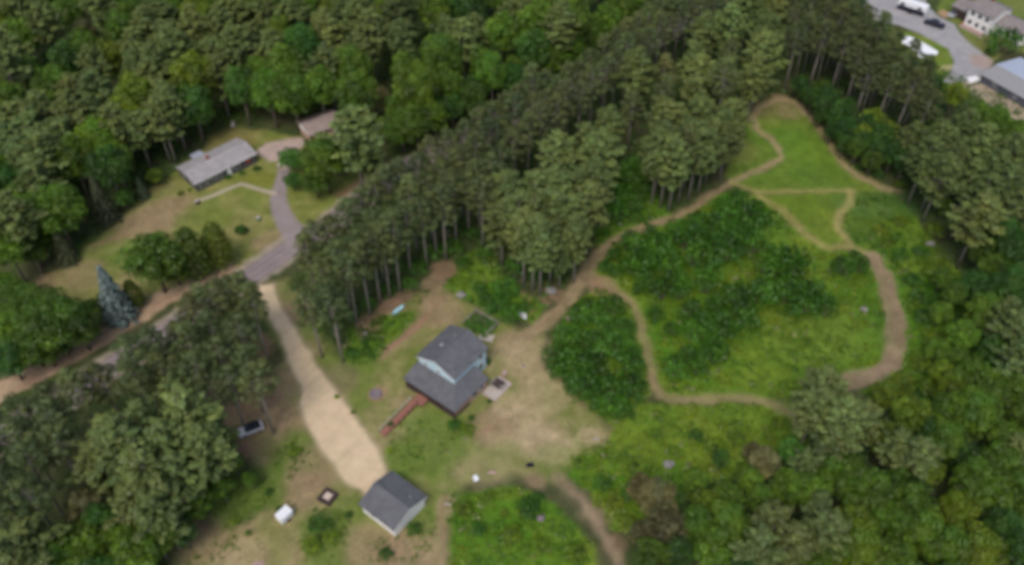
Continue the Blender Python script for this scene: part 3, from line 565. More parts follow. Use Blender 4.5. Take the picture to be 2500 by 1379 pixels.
for px, py, s in [(1955, 205, .5), (1985, 235, .55), (2010, 262, .55), (2040, 290, .6), (2065, 318, .6), (2100, 350, .6), (2140, 362, .6), (1965, 230, .35), (2000, 285, .35), (2030, 322, .4), (2060, 355, .4), (2180, 375, .6), (2020, 235, .6), (2060, 270, .6), (2110, 310, .6), (2150, 335, .6), (2205, 400, .55)]: at('G', px, py, s, 'trees beside the meadow', tone=.8)
BR = 'bottom right corner wood'
for code, px, py, s, t in [('W', 2010, 950, 1, .85), ('W', 1985, 1010, .9, .85), ('W', 2060, 1030, 1, .9), ('W', 2035, 1080, .8, .85), ('W', 2110, 1020, .8, .85), ('Y', 2160, 965, .6, .8), ('Y', 2200, 940, .55, .75), ('Y', 2225, 1010, .8, .75), ('Y', 2160, 1060, .8, .75), ('O', 2420, 965, .9, .8), ('O', 2380, 1015, .9, .8), ('O', 2455, 1065, .9, .85), ('O', 2325, 1000, .85, .8), ('W', 2235, 1120, .8, .85), ('W', 2195, 1090, .7, .9),
    ('G', 1930, 1100, .55, 1.3), ('N', 1870, 1125, .6, 1), ('N', 1840, 1105, .4, .9), ('W', 1970, 1125, .55, .9), ('O', 2055, 1160, .85, .9), ('O', 2115, 1200, .95, .85), ('O', 1985, 1200, .75, 1), ('O', 1925, 1190, .65, 1.1), ('O', 1830, 1175, .55, 1), ('O', 1780, 1215, .7, 1), ('N', 1605, 1225, .75, .85), ('N', 1570, 1190, .55, .85), ('N', 1625, 1290, .8, .7), ('Y', 1720, 1225, .6, .9), ('O', 1700, 1275, .8, .8), ('O', 1775, 1290, .85, .9), ('W', 1890, 1280, .85, .75), ('W', 1850, 1330, .85, .75), ('W', 1935, 1320, .85, .75), ('W', 2020, 1300, .85, .75), ('Y', 2080, 1290, .85, .8), ('Y', 2095, 1350, .9, .8), ('Y', 2250, 1150, .75, .9), ('O', 2225, 1230, .9, .8), ('O', 2195, 1185, .7, .8), ('Y', 2335, 1250, .75, 1), ('O', 2170, 1275, .8, .8), ('O', 2250, 1310, .9, .9), ('O', 2310, 1350, .9, .8), ('Y', 2380, 1360, .95, .9), ('O', 2395, 1180, .95, .85), ('O', 2450, 1130, .85, .9), ('O', 2485, 1200, .9, .8), ('G', 2450, 1300, .8, .7), ('G', 2490, 1350, .9, .7), ('W', 2485, 1090, .7, .8), ('O', 2310, 1080, .8, .75), ('G', 2270, 1060, .7, .8), ('O', 1740, 1340, .8, .7), ('G', 1650, 1350, .7, .8), ('O', 1590, 1360, .7, .7), ('O', 1990, 1370, .8, .7), ('O', 2180, 1370, .9, .7), ('G', 2350, 1120, .7, .8), ('O', 1860, 1220, .6, .9), ('O', 1700, 1170, .45, 1), ('G', 1760, 1120, .4, 1), ('O', 1800, 1060, .4, 1.1), ('W', 2000, 1240, .6, .8), ('N', 1560, 1300, .5, .8), ('G', 1840, 1390, .8, .7)]: at(code, px, py, s * .88, BR, tone=t * 1.12, hs=1.08)

# ---- planted red pines in rows parallel to the road
def grid_stand(poly_px, zc, sp, ang, name, code='R', smin=.92, smax=1.06, keep=None, jit=.28, tone=1.0, row_gap=None):
    P = [g(a, b, zc) for a, b in poly_px]; ca, sa = math.cos(ang), math.sin(ang); rg = row_gap or sp
    us = [x * ca + y * sa for x, y in P]; vs_ = [-x * sa + y * ca for x, y in P]; out = []
    v = min(vs_) + .3 * rg; row = 0
    while v < max(vs_):
        u = min(us) + (row % 2) * sp * .5
        while u < max(us):
            uu, vv = u + random.gauss(0, jit), v + random.gauss(0, jit * .6); x, y = uu * ca - vv * sa, uu * sa + vv * ca
            if poly_in(np.array([x]), np.array([y]), P)[0] and (keep is None or keep(x, y)): out.append((x, y))
            u += sp
        v += rg; row += 1
    for x, y in out: plant(code, x, y, random.uniform(smin, smax), name, tone=tone)
    return out
RANG = math.atan2(RC[1] - RA[1], RC[0] - RA[0])
FRONT = [(838, 885), (872, 790), (905, 772), (929, 742), (953, 727), (977, 713), (1003, 672), (1043, 655), (1067, 628), (1089, 638), (1115, 600), (1145, 575), (1172, 560), (1195, 545)]
RB_ = 'pine belt along the road'
for px, py in [(738, 600), (765, 572), (800, 540), (835, 512), (870, 486), (905, 462), (937, 442), (968, 415), (1003, 390), (1042, 362), (1080, 338), (1120, 312)]: at('R', px + 12, py + 22, random.uniform(.92, 1.02), RB_)
for px, py in FRONT: base('R', px, py, random.uniform(.95, 1.05), RB_)
grid_stand([(770, 590), (830, 520), (960, 420), (1080, 335), (1200, 250), (1350, 185), (1500, 95), (1640, 10), (1700, -60), (1860, -60), (1760, 20), (1640, 90), (1500, 190), (1350, 290), (1240, 380), (1190, 480), (1110, 505), (1000, 590), (930, 650), (870, 700), (820, 790), (775, 800), (740, 770), (735, 690)], 14, 4.9, RANG, RB_, keep=lambda x, y: d_road(x, y) > 4.3 and clear(x, y, 3.4))
for px, py in [(500, 722), (545, 712), (575, 705), (600, 705), (618, 735), (470, 745)]: at('R', px, py + 22, .95, 'pine block beside the drive')
grid_stand([(500, 730), (560, 710), (608, 705), (625, 770), (655, 850), (660, 905), (640, 950), (580, 970), (440, 950), (300, 1000), (210, 1080), (200, 1180), (180, 1300), (60, 1290), (-60, 1350), (-60, 1055), (40, 1003), (110, 957), (250, 897), (350, 828)], 14, 4.9, RANG, 'pine block beside the drive', keep=lambda x, y: d_road(x, y) > 3.6 and clear(x, y, 3.6))
grid_stand([(1930, -60), (2060, -60), (2085, 20), (2130, 60), (2190, 120), (2265, 185), (2285, 260), (2230, 305), (2100, 300), (2020, 245), (1965, 170), (1935, 80)], 14, 5.0, RANG, 'dark pines beside parking lot', keep=lambda x, y: clear(x, y, 3.6) and float(poly_sd(np.array([x]), np.array([y]), LOT)[0]) > 2.5, tone=.85)
def fill(poly_px, zc, sp, n, mix, name, tones=1.0, smin=.85, smax=1.1):
    P = [g(a, b, zc) for a, b in poly_px]; xs = [q[0] for q in P]; ys = [q[1] for q in P]; k = 0
    for _ in range(n):
        x, y = random.uniform(min(xs), max(xs)), random.uniform(min(ys), max(ys))
        if poly_in(np.array([x]), np.array([y]), P)[0] and clear(x, y, sp) and d_road(x, y) > 4.5 and outside(x, y, 2.5) == (x, y) and not (name == TL and math.hypot(x + 46, y - 182) < 9):
            code = random.choices(list(mix), list(mix.values()))[0]; plant(code, x, y, random.uniform(smin, smax), name, tone=tones); k += 1
    return k
fill([(1860, -60), (1935, -60), (1930, 130), (1895, 200), (1805, 225), (1785, 290), (1775, 370), (1700, 380), (1640, 375), (1600, 350), (1575, 285), (1500, 300), (1465, 400), (1430, 480), (1300, 540), (1235, 520), (1255, 425), (1340, 350), (1430, 290), (1530, 215), (1650, 125), (1790, 30)], 13, 6.6, 2500, {'W': 9, 'R': 1, 'G': .4}, 'pale pines above the meadow', smin=.78, smax=1.1, tones=1.06)
fill([(1930, -60), (2060, -60), (2085, 30), (2130, 80), (2190, 140), (2265, 205), (2285, 270), (2230, 315), (2100, 310), (2020, 255), (1965, 180), (1935, 80)], 8, 4.0, 900, {'G': 1}, 'dark pines beside parking lot', .7, .62, .85)
fill([(-60, -70), (1600, -70), (1560, 10), (1440, 75), (1350, 125), (1200, 215), (1100, 280), (1000, 230), (900, 225), (800, 240), (640, 270), (520, 270), (450, 300), (350, 380), (280, 430), (230, 500), (190, 590), (80, 640), (-60, 700)], 10, 6.8, 5000, {'W': 3, 'O': 3, 'G': 1, 'Y': .4}, TL)
fill([(-60, 1300), (380, 1300), (340, 1450), (-60, 1450)], 8, 5.0, 300, {'O': 2, 'W': 1, 'G': 1}, BL, .85, .6, .9)
fill([(1560, 1330), (1700, 1180), (1950, 1180), (2150, 980), (2300, 960), (2560, 560), (2560, 1500), (1560, 1500)], 8, 6.0, 1500, {'O': 3, 'G': 1, 'Y': 1.5}, BR, .85, .6, .9)

# ---- bushes
MB_ = 'scrub inside the trail loop'
for px, py, s in [(1780, 500, 1.2), (1830, 530, 1.2), (1740, 545, 1.2), (1680, 580, 1.1), (1610, 600, 1.1), (1560, 635, 1.0), (1500, 650, 1.0), (1640, 640, .9), (1700, 620, 1.1), (1770, 600, 1.3), (1840, 590, 1.2), (1905, 610, 1.1), (1940, 650, 1.2), (1880, 655, 1.1), (1920, 705, 1.2), (1965, 725, 1.2), (1995, 700, .9), (1865, 710, 1.0), (1620, 700, 1), (1560, 690, .9), (1660, 700, 1.0), (1725, 680, 1.0), (1690, 750, 1.1), (1745, 740, 1.0), (1800, 720, 1.1), (1822, 770, 1.1), (1765, 790, 1), (1700, 805, .9), (1745, 850, .9), (1680, 860, .9), (1650, 895, .9), (1705, 890, .7), (1800, 480, .8), (1845, 500, .7), (1590, 560, .8), (1500, 610, .8), (1545, 590, .9), (1800, 560, 1), (1650, 560, .9), (1700, 540, .8), (1580, 680, .7), (1600, 760, .6), (1480, 640, .7), (2060, 645, .8), (2105, 640, .7), (2020, 745, .8), (1900, 640, .9), (1730, 770, .9), (1640, 800, .6)]:
    at('K', px, py, s * random.uniform(1.25, 1.6), MB_, hs=random.uniform(1.3, 1.9), tone=random.choice((.8, 1, 1.2)))
LB_ = 'thicket beside the dry yard'
for px, py, s in [(1410, 765, .9), (1440, 760, 1.1), (1490, 745, 1.1), (1525, 790, 1.0), (1385, 815, 1.1), (1440, 825, 1.3), (1500, 840, 1.2), (1355, 865, 1.1), (1405, 885, 1.3), (1460, 890, 1.2), (1535, 890, 1.1), (1420, 935, 1.1), (1490, 940, 1.2), (1545, 945, 1.0), (1495, 985, 1.0), (1520, 1000, .8), (1450, 965, .8), (1400, 930, .9), (1475, 780, 1), (1360, 900, .8), (1550, 850, .7)]: at('K', px, py, s * random.uniform(1.15, 1.4), LB_, hs=1.3, tone=random.choice((.85, 1, 1.3)))
at('L', 1493, 895, .9, LB_, hs=1.9, label='yellow green bush standing out of the dark thicket', tone=.95)
CB_ = 'undergrowth below tall pines'
for px, py, s in [(1500, 515, 1.2), (1560, 520, 1.2), (1480, 560, 1), (1545, 495, 1.1), (1580, 535, .9), (1520, 470, 1.1), (1560, 455, 1.2), (1500, 585, .8), (1530, 420, 1.2), (1560, 400, 1.1), (1215, 735, 1.1), (1250, 765, 1.0), (1190, 725, .8), (1235, 700, .9), (1280, 745, .7), (1170, 700, .7), (1020, 650, .8), (1000, 690, .6), (1100, 600, .8), (1130, 640, .7), (1180, 620, .7), (1150, 570, .8), (1060, 610, .8), (1260, 640, .8), (1310, 670, .7), (900, 740, .6), (950, 700, .7), (860, 860, .5), (975, 655, .7)]: at('K', px, py, s * 1.3, CB_, tone=1.15)
BB_ = 'weedy ground beyond the garage'
for px, py, s in [(1290, 1240, .8), (1310, 1215, .5), (1190, 1210, .5), (1130, 1240, .5), (1170, 1290, .5), (1250, 1300, .6), (1400, 1350, .7), (1320, 1330, .6), (1500, 1220, .6), (1530, 1270, .7), (1470, 1180, .6), (1420, 1130, .5), (1560, 1140, .7), (1650, 1100, .6), (1700, 1060, .6), (1600, 1060, .5), (1750, 1090, .7), (1540, 1200, .7), (1230, 1250, .4), (1880, 1060, .6), (1900, 1030, .5)]: at(random.choice('LLLK'), px, py, s * 1.3, BB_, tone=.95)
RBB = 'scrub beside wide brown trail'
for px, py, s in [(2330, 700, .8), (2290, 650, .8), (2250, 610, .7), (2230, 680, .6), (2300, 740, .8), (2260, 770, .7), (2290, 830, .8), (2250, 880, .7), (2320, 880, .7), (2270, 940, .8), (2200, 620, .6), (2170, 590, .5), (2250, 720, .7), (2350, 760, .8), (2230, 960, .7), (2150, 560, .5), (2200, 540, .6), (2090, 620, .4), (2280, 560, .7), (2100, 400, .7), (2060, 340, .6), (2010, 280, .7), (1975, 240, .6), (2150, 420, .7), (2200, 440, .8), (2040, 300, .8)]: at(random.choice('KKL'), px, py, s * 1.5, RBB, tone=.9)
YB = 'yard'
for code, px, py, s, lb in [('K', 1110, 1035, .6, 'round green bush against the porch corner of the blue house'), ('L', 1140, 1045, .55, 'lush green bush beside the porch corner bush of the blue house'), ('K', 780, 1280, 1.0, 'dark green bush beside the garage on its left'), ('L', 810, 1310, .7, 'pale bush just below the dark green bush by the garage'), ('L', 760, 1330, .7, 'lime bush left of the garage near the bottom edge'),
    ('L', 822, 966, .3, 'tiny yellow bush beside the gravel drive'), ('L', 862, 1005, .25, 'tiny green bush beside the gravel drive'), ('L', 952, 1098, .3, 'tiny yellow bush between ramp foot and garage'), ('L', 720, 1100, .5, 'low green bush left of the wide end of the gravel drive'), ('K', 850, 1255, .35, 'small green bush beside the left wall of the garage'), ('K', 680, 1240, .35, 'small dark bush behind the white boxy trailer'), ('K', 655, 1200, .4, 'dark bush uphill of the white boxy trailer'),
    ('L', 575, 1270, .35, 'small lime bush at the lower left edge of the yard'), ('L', 605, 1300, .3, 'tiny lime bush near the lower left edge of the yard'), ('K', 955, 1035, .3, 'small green bush beside the ramp'), ('K', 1190, 880, .35, 'narrow bush against the right wall of the blue house'), ('K', 1150, 1020, .35, 'small green bush under the brick porch wall'), ('K', 1195, 978, .3, 'small bush in the corner of the patio'),
    ('L', 440, 470, .45, 'lime bush at the left front corner of the ranch house'), ('L', 462, 462, .3, 'small lime bush under the front eave of the ranch house'), ('G', 556, 432, .16, 'small dark tree before the ranch house door'), ('K', 625, 410, .45, 'low green bush at the right end of the ranch house'), ('K', 515, 447, .3, 'green bush below the ranch house front wall'), ('K', 590, 420, .4, 'green bush by the ranch house porch'), ('K', 482, 492, .25, 'tiny bush at the corner of the front walk'), ('K', 2452, 98, 2.2, 'dark bush between the far house and the metal building'), ('K', 2420, 125, .7, 'small bush at the left end of the metal building'), ('K', 940, 1350, .5, 'green bush below the garage at the bottom edge'), ('K', 1010, 1290, .6, 'green bush against the white garage wall')]:
    at(code, px, py, s, YB, label=lb, hs=1.2 if code != 'G' else .3, tone={'tiny yellow': 1.5}.get(lb[:11], 1.0))

# ---- weeds and undergrowth: nobody could count them
def near(px_, py_, pts): return min(math.hypot(px_ - a, py_ - b) for a, b in pts)
def scatter(name, polys, dens, size, cols, seed, hmax=.8, edge=.5, avoid=True, leaves=7, leaf=.30):
    rng = np.random.default_rng(seed); P, S, K = [], [], []
    for poly in polys:
        A = np.array(poly); lo, hi = A.min(0), A.max(0); n = int((hi - lo).prod() * dens); x = rng.uniform(lo[0], hi[0], n); y = rng.uniform(lo[1], hi[1], n)
        wb = .9 * fnoise(x, y, 3.5, 51) + .5 * rng.normal(size=len(x)); m = poly_in(x + wb, y + .9 * fnoise(x, y, 3.5, 57), poly)
        x, y = x[m], y[m]
        d = fnoise(x, y, 6, 33) + .6 * rng.random(len(x)); m = d > -.15
        if avoid:
            for p, w in PW: m &= seg_dist(x, y, p, w) > edge
            m &= (poly_sd(x, y, GRAVEL) > .6) & (seg_dist(x, y, ROAD) > 4)
        x, y = x[m], y[m]; P.append(np.stack([x, y], 1))
    P = np.concatenate(P); n = len(P); sz = size * (.5 + rng.random(n) ** 2 * 1.2) * (1 + .5 * fnoise(P[:, 0], P[:, 1], 5, 40)); sz = np.clip(sz, .12, None)
    mix = np.clip(.5 + fnoise(P[:, 0], P[:, 1], 4.5, 44) * 1.1 + rng.normal(size=n) * .22, 0, 1)[:, None]; c = C(*cols[0]) * (1 - mix) + C(*cols[1]) * mix
    if len(cols) > 2:
        q = (rng.random(n) < .04)[:, None]; c = np.where(q, C(*cols[2]), c)
    cc = np.repeat(c, leaves, 0) * (1 + .2 * rng.normal(size=(n * leaves, 1)))
    d = rng.normal(size=(n * leaves, 3)); d /= np.linalg.norm(d, axis=1, keepdims=True); d[:, 2] = abs(d[:, 2])
    s = np.repeat(sz, leaves); cen = np.repeat(np.c_[P, np.zeros(n)], leaves, 0) + d * s[:, None] * (.5 + .5 * rng.random((len(s), 1))); cen[:, 2] *= hmax
    nn = d + rng.normal(size=d.shape) * .4; nn[:, 2] += .5
    V, F = cards(cen, nn, leaf * (.6 + .8 * rng.random(len(s))) * np.clip(s / size, .6, 1.5), .6, rng)
    V[:, 2] = np.maximum(V[:, 2], .02)
    o = bpy.data.objects.new(name, nmesh(name, V, F, WEED, np.repeat(np.clip(cc, .005, .8), 4, 0))); COL.objects.link(o); return o
tag(scatter('weeds', WEEDS[:1] + WEEDS[1:2] + WEEDS[3:4], 2.2, .62, [(.06, .15, .010), (.17, .235, .012), (.24, .24, .12)], 3, leaves=11, leaf=.34), 'tangled bright green weeds filling the ground inside the trail loop', 'weeds', kind='stuff')
tag(scatter('undergrowth', WEEDS[2:3] + WEEDS[4:5] + WEEDS[5:8], 2.2, .62, [(.045, .12, .010), (.12, .20, .012), (.2, .18, .09)], 4, leaves=11, leaf=.34), 'low green undergrowth around thickets and pine trunks', 'undergrowth', kind='stuff')
YW = [Wd(q) for q in ([(740, 1250), (830, 1230), (860, 1290), (840, 1379), (740, 1379), (730, 1300)], [(880, 1290), (940, 1310), (1000, 1290), (1060, 1230), (1075, 1300), (1010, 1379), (900, 1379)], [(560, 1180), (640, 1130), (690, 1200), (600, 1280), (500, 1300), (500, 1230)], [(650, 1120), (720, 1060), (770, 1100), (760, 1150), (690, 1170)],
    [(470, 1340), (560, 1290), (590, 1330), (520, 1379), (440, 1379)], [(960, 1040), (1040, 1015), (1150, 1060), (1100, 1120), (960, 1130)], [(930, 1120), (970, 1110), (1010, 1160), (990, 1180)])]
tag(scatter('yard_weeds', YW, 1.8, .36, [(.06, .14, .012), (.13, .19, .02), (.24, .22, .11)], 12, .6, leaves=9, leaf=.26), 'patchy weeds spreading over the yard around the white garage', 'weeds', kind='stuff')
tag(scatter('grass', [MEADOW, MEADOW2], 5, .2, [(.075, .15, .018), (.135, .195, .028)], 5, .5, .2, leaves=5, leaf=.2), 'short bright green grass on the meadow between trails', 'grass', kind='stuff')
FORE = [Wd([(-60, 640), (200, 590), (440, 400), (560, 300), (820, 260), (1000, 330), (1640, -40), (-60, -60)]), Wd([(1560, 1420), (1640, 1200), (1980, 1080), (2300, 960), (2400, 600), (2200, 440), (2050, 330), (1940, 230), (2000, 60), (2560, 260), (2560, 1480)]),
        Wd([(700, 700), (800, 540), (1000, 400), (1900, -40), (1920, 225), (1820, 260), (1760, 420), (1600, 540), (1450, 560), (1340, 740), (1100, 600), (1000, 700), (860, 790), (800, 840)])]
tag(scatter('forest_understory', FORE, 1.0, .9, [(.035, .09, .018), (.085, .15, .022)], 6, .9, 1.0, leaves=9, leaf=.5), 'dark leafy understory on the forest floor', 'undergrowth', kind='stuff')
tag(scatter('lawn_grass', [LAWN_RANCH, YARD], 1.6, .16, [(.13, .165, .035), (.24, .22, .10)], 8, .4, .3, leaves=4, leaf=.2), 'thin patchy grass on both lawns', 'grass', kind='stuff')

# ------------------------------------------------------------------ building materials
M = dict(
    roof=shingle('charcoal_shingle', (.125, .128, .14)), roof_y=shingle('charcoal_shingle_turned', (.125, .128, .14), axis='y'),
    roof2=shingle('grey_shingle', (.34, .325, .33)), roof3=shingle('pink_brown_shingle', (.33, .26, .24)), roof4=shingle('brown_shingle', (.24, .215, .21)),
    blue=siding('light_blue_siding', (.50, .67, .76)), white=siding('white_siding', (.80, .80, .80)), wtrim=plain('white_trim', (.8, .8, .8), .5, .04),
    slate=siding('slate_siding', (.085, .085, .10)), glass=plain('window_glass', (.03, .035, .045), .12, .2, spec=.6), brick=plain('red_brick', (.27, .075, .055), .85, .3, 6),
    brown=plain('dark_brown_wood', (.06, .04, .038), .8, .3, 5), redwood=plain('red_stained_wood', (.27, .12, .09), .7, .3, 5, stretch=(1, 6, 1)), tanbrick=plain('tan_brick', (.42, .28, .21), .85, .2, 5),
    grey=plain('grey_paint', (.35, .36, .38), .5, .1), conc=plain('concrete', (.42, .37, .33), .9, .15, 2, bump=.01), stone=plain('grey_stone', (.23, .22, .21), .9, .3, 4, bump=.03),
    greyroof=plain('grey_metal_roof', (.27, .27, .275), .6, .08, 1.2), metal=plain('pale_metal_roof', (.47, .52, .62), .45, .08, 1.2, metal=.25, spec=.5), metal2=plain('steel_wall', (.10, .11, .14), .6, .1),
    carwhite=plain('silver_paint', (.62, .62, .64), .3, .03, spec=.5), carblack=plain('black_paint', (.018, .02, .035), .3, .05, spec=.5), tyre=plain('rubber', (.02, .02, .02), .9, .1), rim=plain('wheel_metal', (.4, .4, .42), .4, .05, metal=.7),
    lamp=plain('lamp_glass', (.7, .7, .65), .2, .05, spec=.6), redlamp=plain('red_lens', (.4, .02, .02), .2, .05), tarp=plain('white_tarp', (.80, .82, .86), .6, .06, 1.5, bump=.08), whitep=plain('white_plastic', (.78, .80, .84), .45, .04),
    aqua=plain('aqua_plastic', (.36, .60, .66), .4, .06), soil=plain('dark_soil', (.09, .07, .05), .95, .3, 5, bump=.05), weather=plain('weathered_wood', (.36, .33, .29), .85, .25, 4, stretch=(1, 5, 1)), red=plain('red_paint', (.45, .06, .05), .5, .15), pink=plain('faded_pink_board', (.42, .29, .27), .8, .2), purple=plain('purple_grey_stone', (.20, .165, .18), .9, .3, 5, bump=.03), green=plain('green_plastic', (.06, .2, .10), .5, .1))
def window(parent, x, y, z, w, h, face):
    """face: unit normal (+-1,0) or (0,+-1) in the parent's frame; centre x,y on the wall"""
    f = MB(); t = .05; nxx, nyy = face
    if nyy: 
        a, b = sorted((y, y + nyy * t)); f.box(x - w / 2 - .08, x + w / 2 + .08, a, b, z - h / 2 - .08, z + h / 2 + .08)
    else:
        a, b = sorted((x, x + nxx * t)); f.box(a, b, y - w / 2 - .08, y + w / 2 + .08, z - h / 2 - .08, z + h / 2 + .08)
    fo = f.build('window', M['wtrim'], parent)
    p = MB()
    if nyy:
        a, b = sorted((y + nyy * t * .9, y + nyy * (t + .012))); p.box(x - w / 2, x + w / 2, a, b, z - h / 2, z - .03); p.box(x - w / 2, x + w / 2, a, b, z + .03, z + h / 2)
    else:
        a, b = sorted((x + nxx * t * .9, x + nxx * (t + .012))); p.box(a, b, y - w / 2, y + w / 2, z - h / 2, z - .03); p.box(a, b, y - w / 2, y + w / 2, z + .03, z + h / 2)
    p.build('pane', M['glass'], fo); return fo
def gable_roof(x0, x1, y0, y1, ze, rise, ridge='y', t=.16, off=0.0):
    """two slabs meeting on a ridge along the given axis; x0.. include the overhang"""
    m = MB()
    if ridge == 'y':
        xm = (x0 + x1) / 2 + off
        m.slab([(x0, y0, ze), (x0, y1, ze), (xm, y1, ze + rise), (xm, y0, ze + rise)], t); m.slab([(xm + .004, y0, ze + rise), (xm + .004, y1, ze + rise), (x1, y1, ze), (x1, y0, ze)], t)
    else:
        ym = (y0 + y1) / 2 + off
        m.slab([(x0, y0, ze), (x1, y0, ze), (x1, ym, ze + rise), (x0, ym, ze + rise)], t); m.slab([(x0, ym + .004, ze + rise), (x1, ym + .004, ze + rise), (x1, y1, ze), (x0, y1, ze)], t)
    return m
def gable_walls(x0, x1, y0, y1, zt, rise, ridge='y', z0=-.2):
    m = MB()
    if ridge == 'y': m.prism([(x0, z0), (x1, z0), (x1, zt), ((x0 + x1) / 2, zt + rise), (x0, zt)], y0, y1)
    else: m.prism([(y0, z0), (y1, z0), (y1, zt), ((y0 + y1) / 2, zt + rise), (y0, zt)], x0, x1, 'x')
    return m
DIR = math.radians(-38)

# ------------------------------------------------------------------ blue house
H = empty('house', (-10.8, 105.0, 0), DIR, 'two-storey light blue house with charcoal gable roof and lower wraparound roof', 'house')
gable_walls(-4.2, 4.25, -4.4, 4.4, 5.35, 1.5, 'y', 3.0).build('upper_wall', M['blue'], H)
gable_roof(-4.55, 4.6, -4.72, 4.75, 5.45, 1.75, 'y').build('upper_roof', M['roof'], H)
fas = MB()
for yy in (-4.78, 4.78):
    for s in (-1, 1): fas.add([(s * 4.5, yy - .02, 5.22), (s * 4.5, yy + .02, 5.22), (0, yy + .02, 6.97), (0, yy - .02, 6.97), (s * 4.5, yy - .02, 5.1), (s * 4.5, yy + .02, 5.1), (0, yy + .02, 6.85), (0, yy - .02, 6.85)], [(0, 1, 2, 3), (7, 6, 5, 4), (0, 4, 5, 1), (2, 6, 7, 3), (1, 5, 6, 2), (3, 7, 4, 0)])
fas.build('fascia', M['wtrim'], H)
MB().tube([(-1.0, 2.2, 6.2), (-1.0, 2.2, 7.5)], [.14, .14], 8).build('vent_pipe', M['stone'], H); MB().box(-2.1, -1.5, -.9, -.3, 6.3, 6.55).build('roof_vent', M['grey'], H)
low = MB().box(-4.2, 4.2, -4.4, 4.4, -.2, 2.98).build('lower_wall', M['blue'], H)
# lower roof: south-west strip and south-east strip meeting on a hip
ze, zi = 2.55, 3.75
lr = MB()
lr.slab([(-4.5, -8.4, ze), (7.6, -8.4, ze), (4.23, -4.41, zi), (-4.5, -4.41, zi)], .15)
lr.build('porch_roof', M['roof'], H)
MB().slab([(7.606, -8.39, ze), (7.606, 1.0, ze), (4.26, 1.0, zi), (4.236, -4.41, zi)], .15).build('porch_roof', M['roof_y'], H)
MB().add([(4.13, .98, zi - .15), (7.5, .98, ze - .13), (4.13, .98, ze - .13), (4.13, .9, zi - .15), (7.5, .9, ze - .13), (4.13, .9, ze - .13)], [(0, 1, 2), (5, 4, 3), (0, 2, 5, 3), (1, 0, 3, 4), (2, 1, 4, 5)]).build('gable_end', M['wtrim'], H)
MB().box(4.21, 7.3, -4.0, .9, -.2, ze - .16).build('sunroom_wall', M['tanbrick'], H)
MB().box(-4.3, 7.3, -8.15, -4.41, -.1, .75).build('porch_deck', M['brown'], H); MB().box(4.22, 7.31, -4.4, -4.01, -.1, .75).build('porch_deck', M['brown'], H)
for i, xx in enumerate((-4.2, -1.6, .9, 3.2, 5.3, 7.15)): MB().box(xx - .08, xx + .08, -8.12, -7.96, .751, ze - .16).build('porch_post', M['brown'], H)
for a, b in ((-4.1, -1.7), (1.0, 3.1), (3.3, 5.2), (5.4, 7.05)):
    rl = MB(); rl.box(a, b, -8.08, -8.0, 1.62, 1.7); rl.box(a, b, -8.06, -8.02, .85, .9)
    k = a
    while k < b: rl.box(k, min(k + .05, b), -8.06, -8.02, .9, 1.62); k += .3
    rl.build('porch_railing', M['brown'], H)
rl = MB(); rl.box(7.2, 7.28, -7.9, -4.1, 1.6, 1.7); rl.box(7.22, 7.26, -7.9, -4.1, .76, 1.6); rl.build('porch_railing', M['tanbrick'], H)
for xx in (-2.4, .6): window(H, xx, -4.4, 4.45, .8, .5, (0, -1))
window(H, 4.25, 2.9, 4.4, .9, .9, (1, 0))
window(H, 4.2, 2.9, 1.7, 1.1, 1.1, (1, 0)); window(H, 7.3, -2.6, 1.5, 1.2, 1.0, (1, 0)); window(H, 7.3, -.6, 1.5, 1.2, 1.0, (1, 0)); window(H, -2.8, -4.4, 1.7, 1.0, 1.0, (0, -1))
dd = MB().box(-.9, .05, -4.46, -4.4, .752, 2.5).build('door', M['red'], H); MB().box(-.1, -.04, -4.52, -4.462, 1.55, 1.68).build('handle', M['rim'], dd)
# wooden ramp
Rm = empty('wooden_ramp', tuple(H.matrix_basis @ Vector((-.45, -8.45, 0))), DIR, 'long red-brown wooden ramp with pale handrail rising to the porch', 'ramp')
rp = MB(); rp.add([(-.65, -1.6, .68), (.65, -1.6, .68), (.65, -10, .04), (-.65, -10, .04), (-.65, -1.6, .56), (.65, -1.6, .56), (.65, -10, -.05), (-.65, -10, -.05)], [(0, 1, 2, 3), (7, 6, 5, 4), (0, 4, 5, 1), (1, 5, 6, 2), (2, 6, 7, 3), (3, 7, 4, 0)]); rp.build('deck', M['redwood'], Rm)
MB().box(-.65, 1.6, -1.59, .25, .55, .7).build('landing', M['redwood'], Rm)
for sx, mt in ((-.72, 'weather'), (.72, 'redwood')):
    r_ = MB(); r_.add([(sx - .07, -1.6, 1.62), (sx + .07, -1.6, 1.62), (sx + .07, -10, .98), (sx - .07, -10, .98), (sx - .04, -1.6, 1.5), (sx + .04, -1.6, 1.5), (sx + .04, -10, .86), (sx - .04, -10, .86)], [(0, 1, 2, 3), (7, 6, 5, 4), (0, 4, 5, 1), (1, 5, 6, 2), (2, 6, 7, 3), (3, 7, 4, 0)])
    for k in range(8):
        y = -1.7 - k * 1.18; z = .68 - (abs(y) - 1.6) / 8.4 * .64; r_.box(sx - .05, sx + .05, y - .05, y + .05, -.1, z + .9)
    r_.build('handrail', M[mt], Rm)
for xx in (-.6, 1.55): MB().box(xx - .05, xx + .05, -1.5, -1.4, -.1, .55).build('leg', M['brown'], Rm)
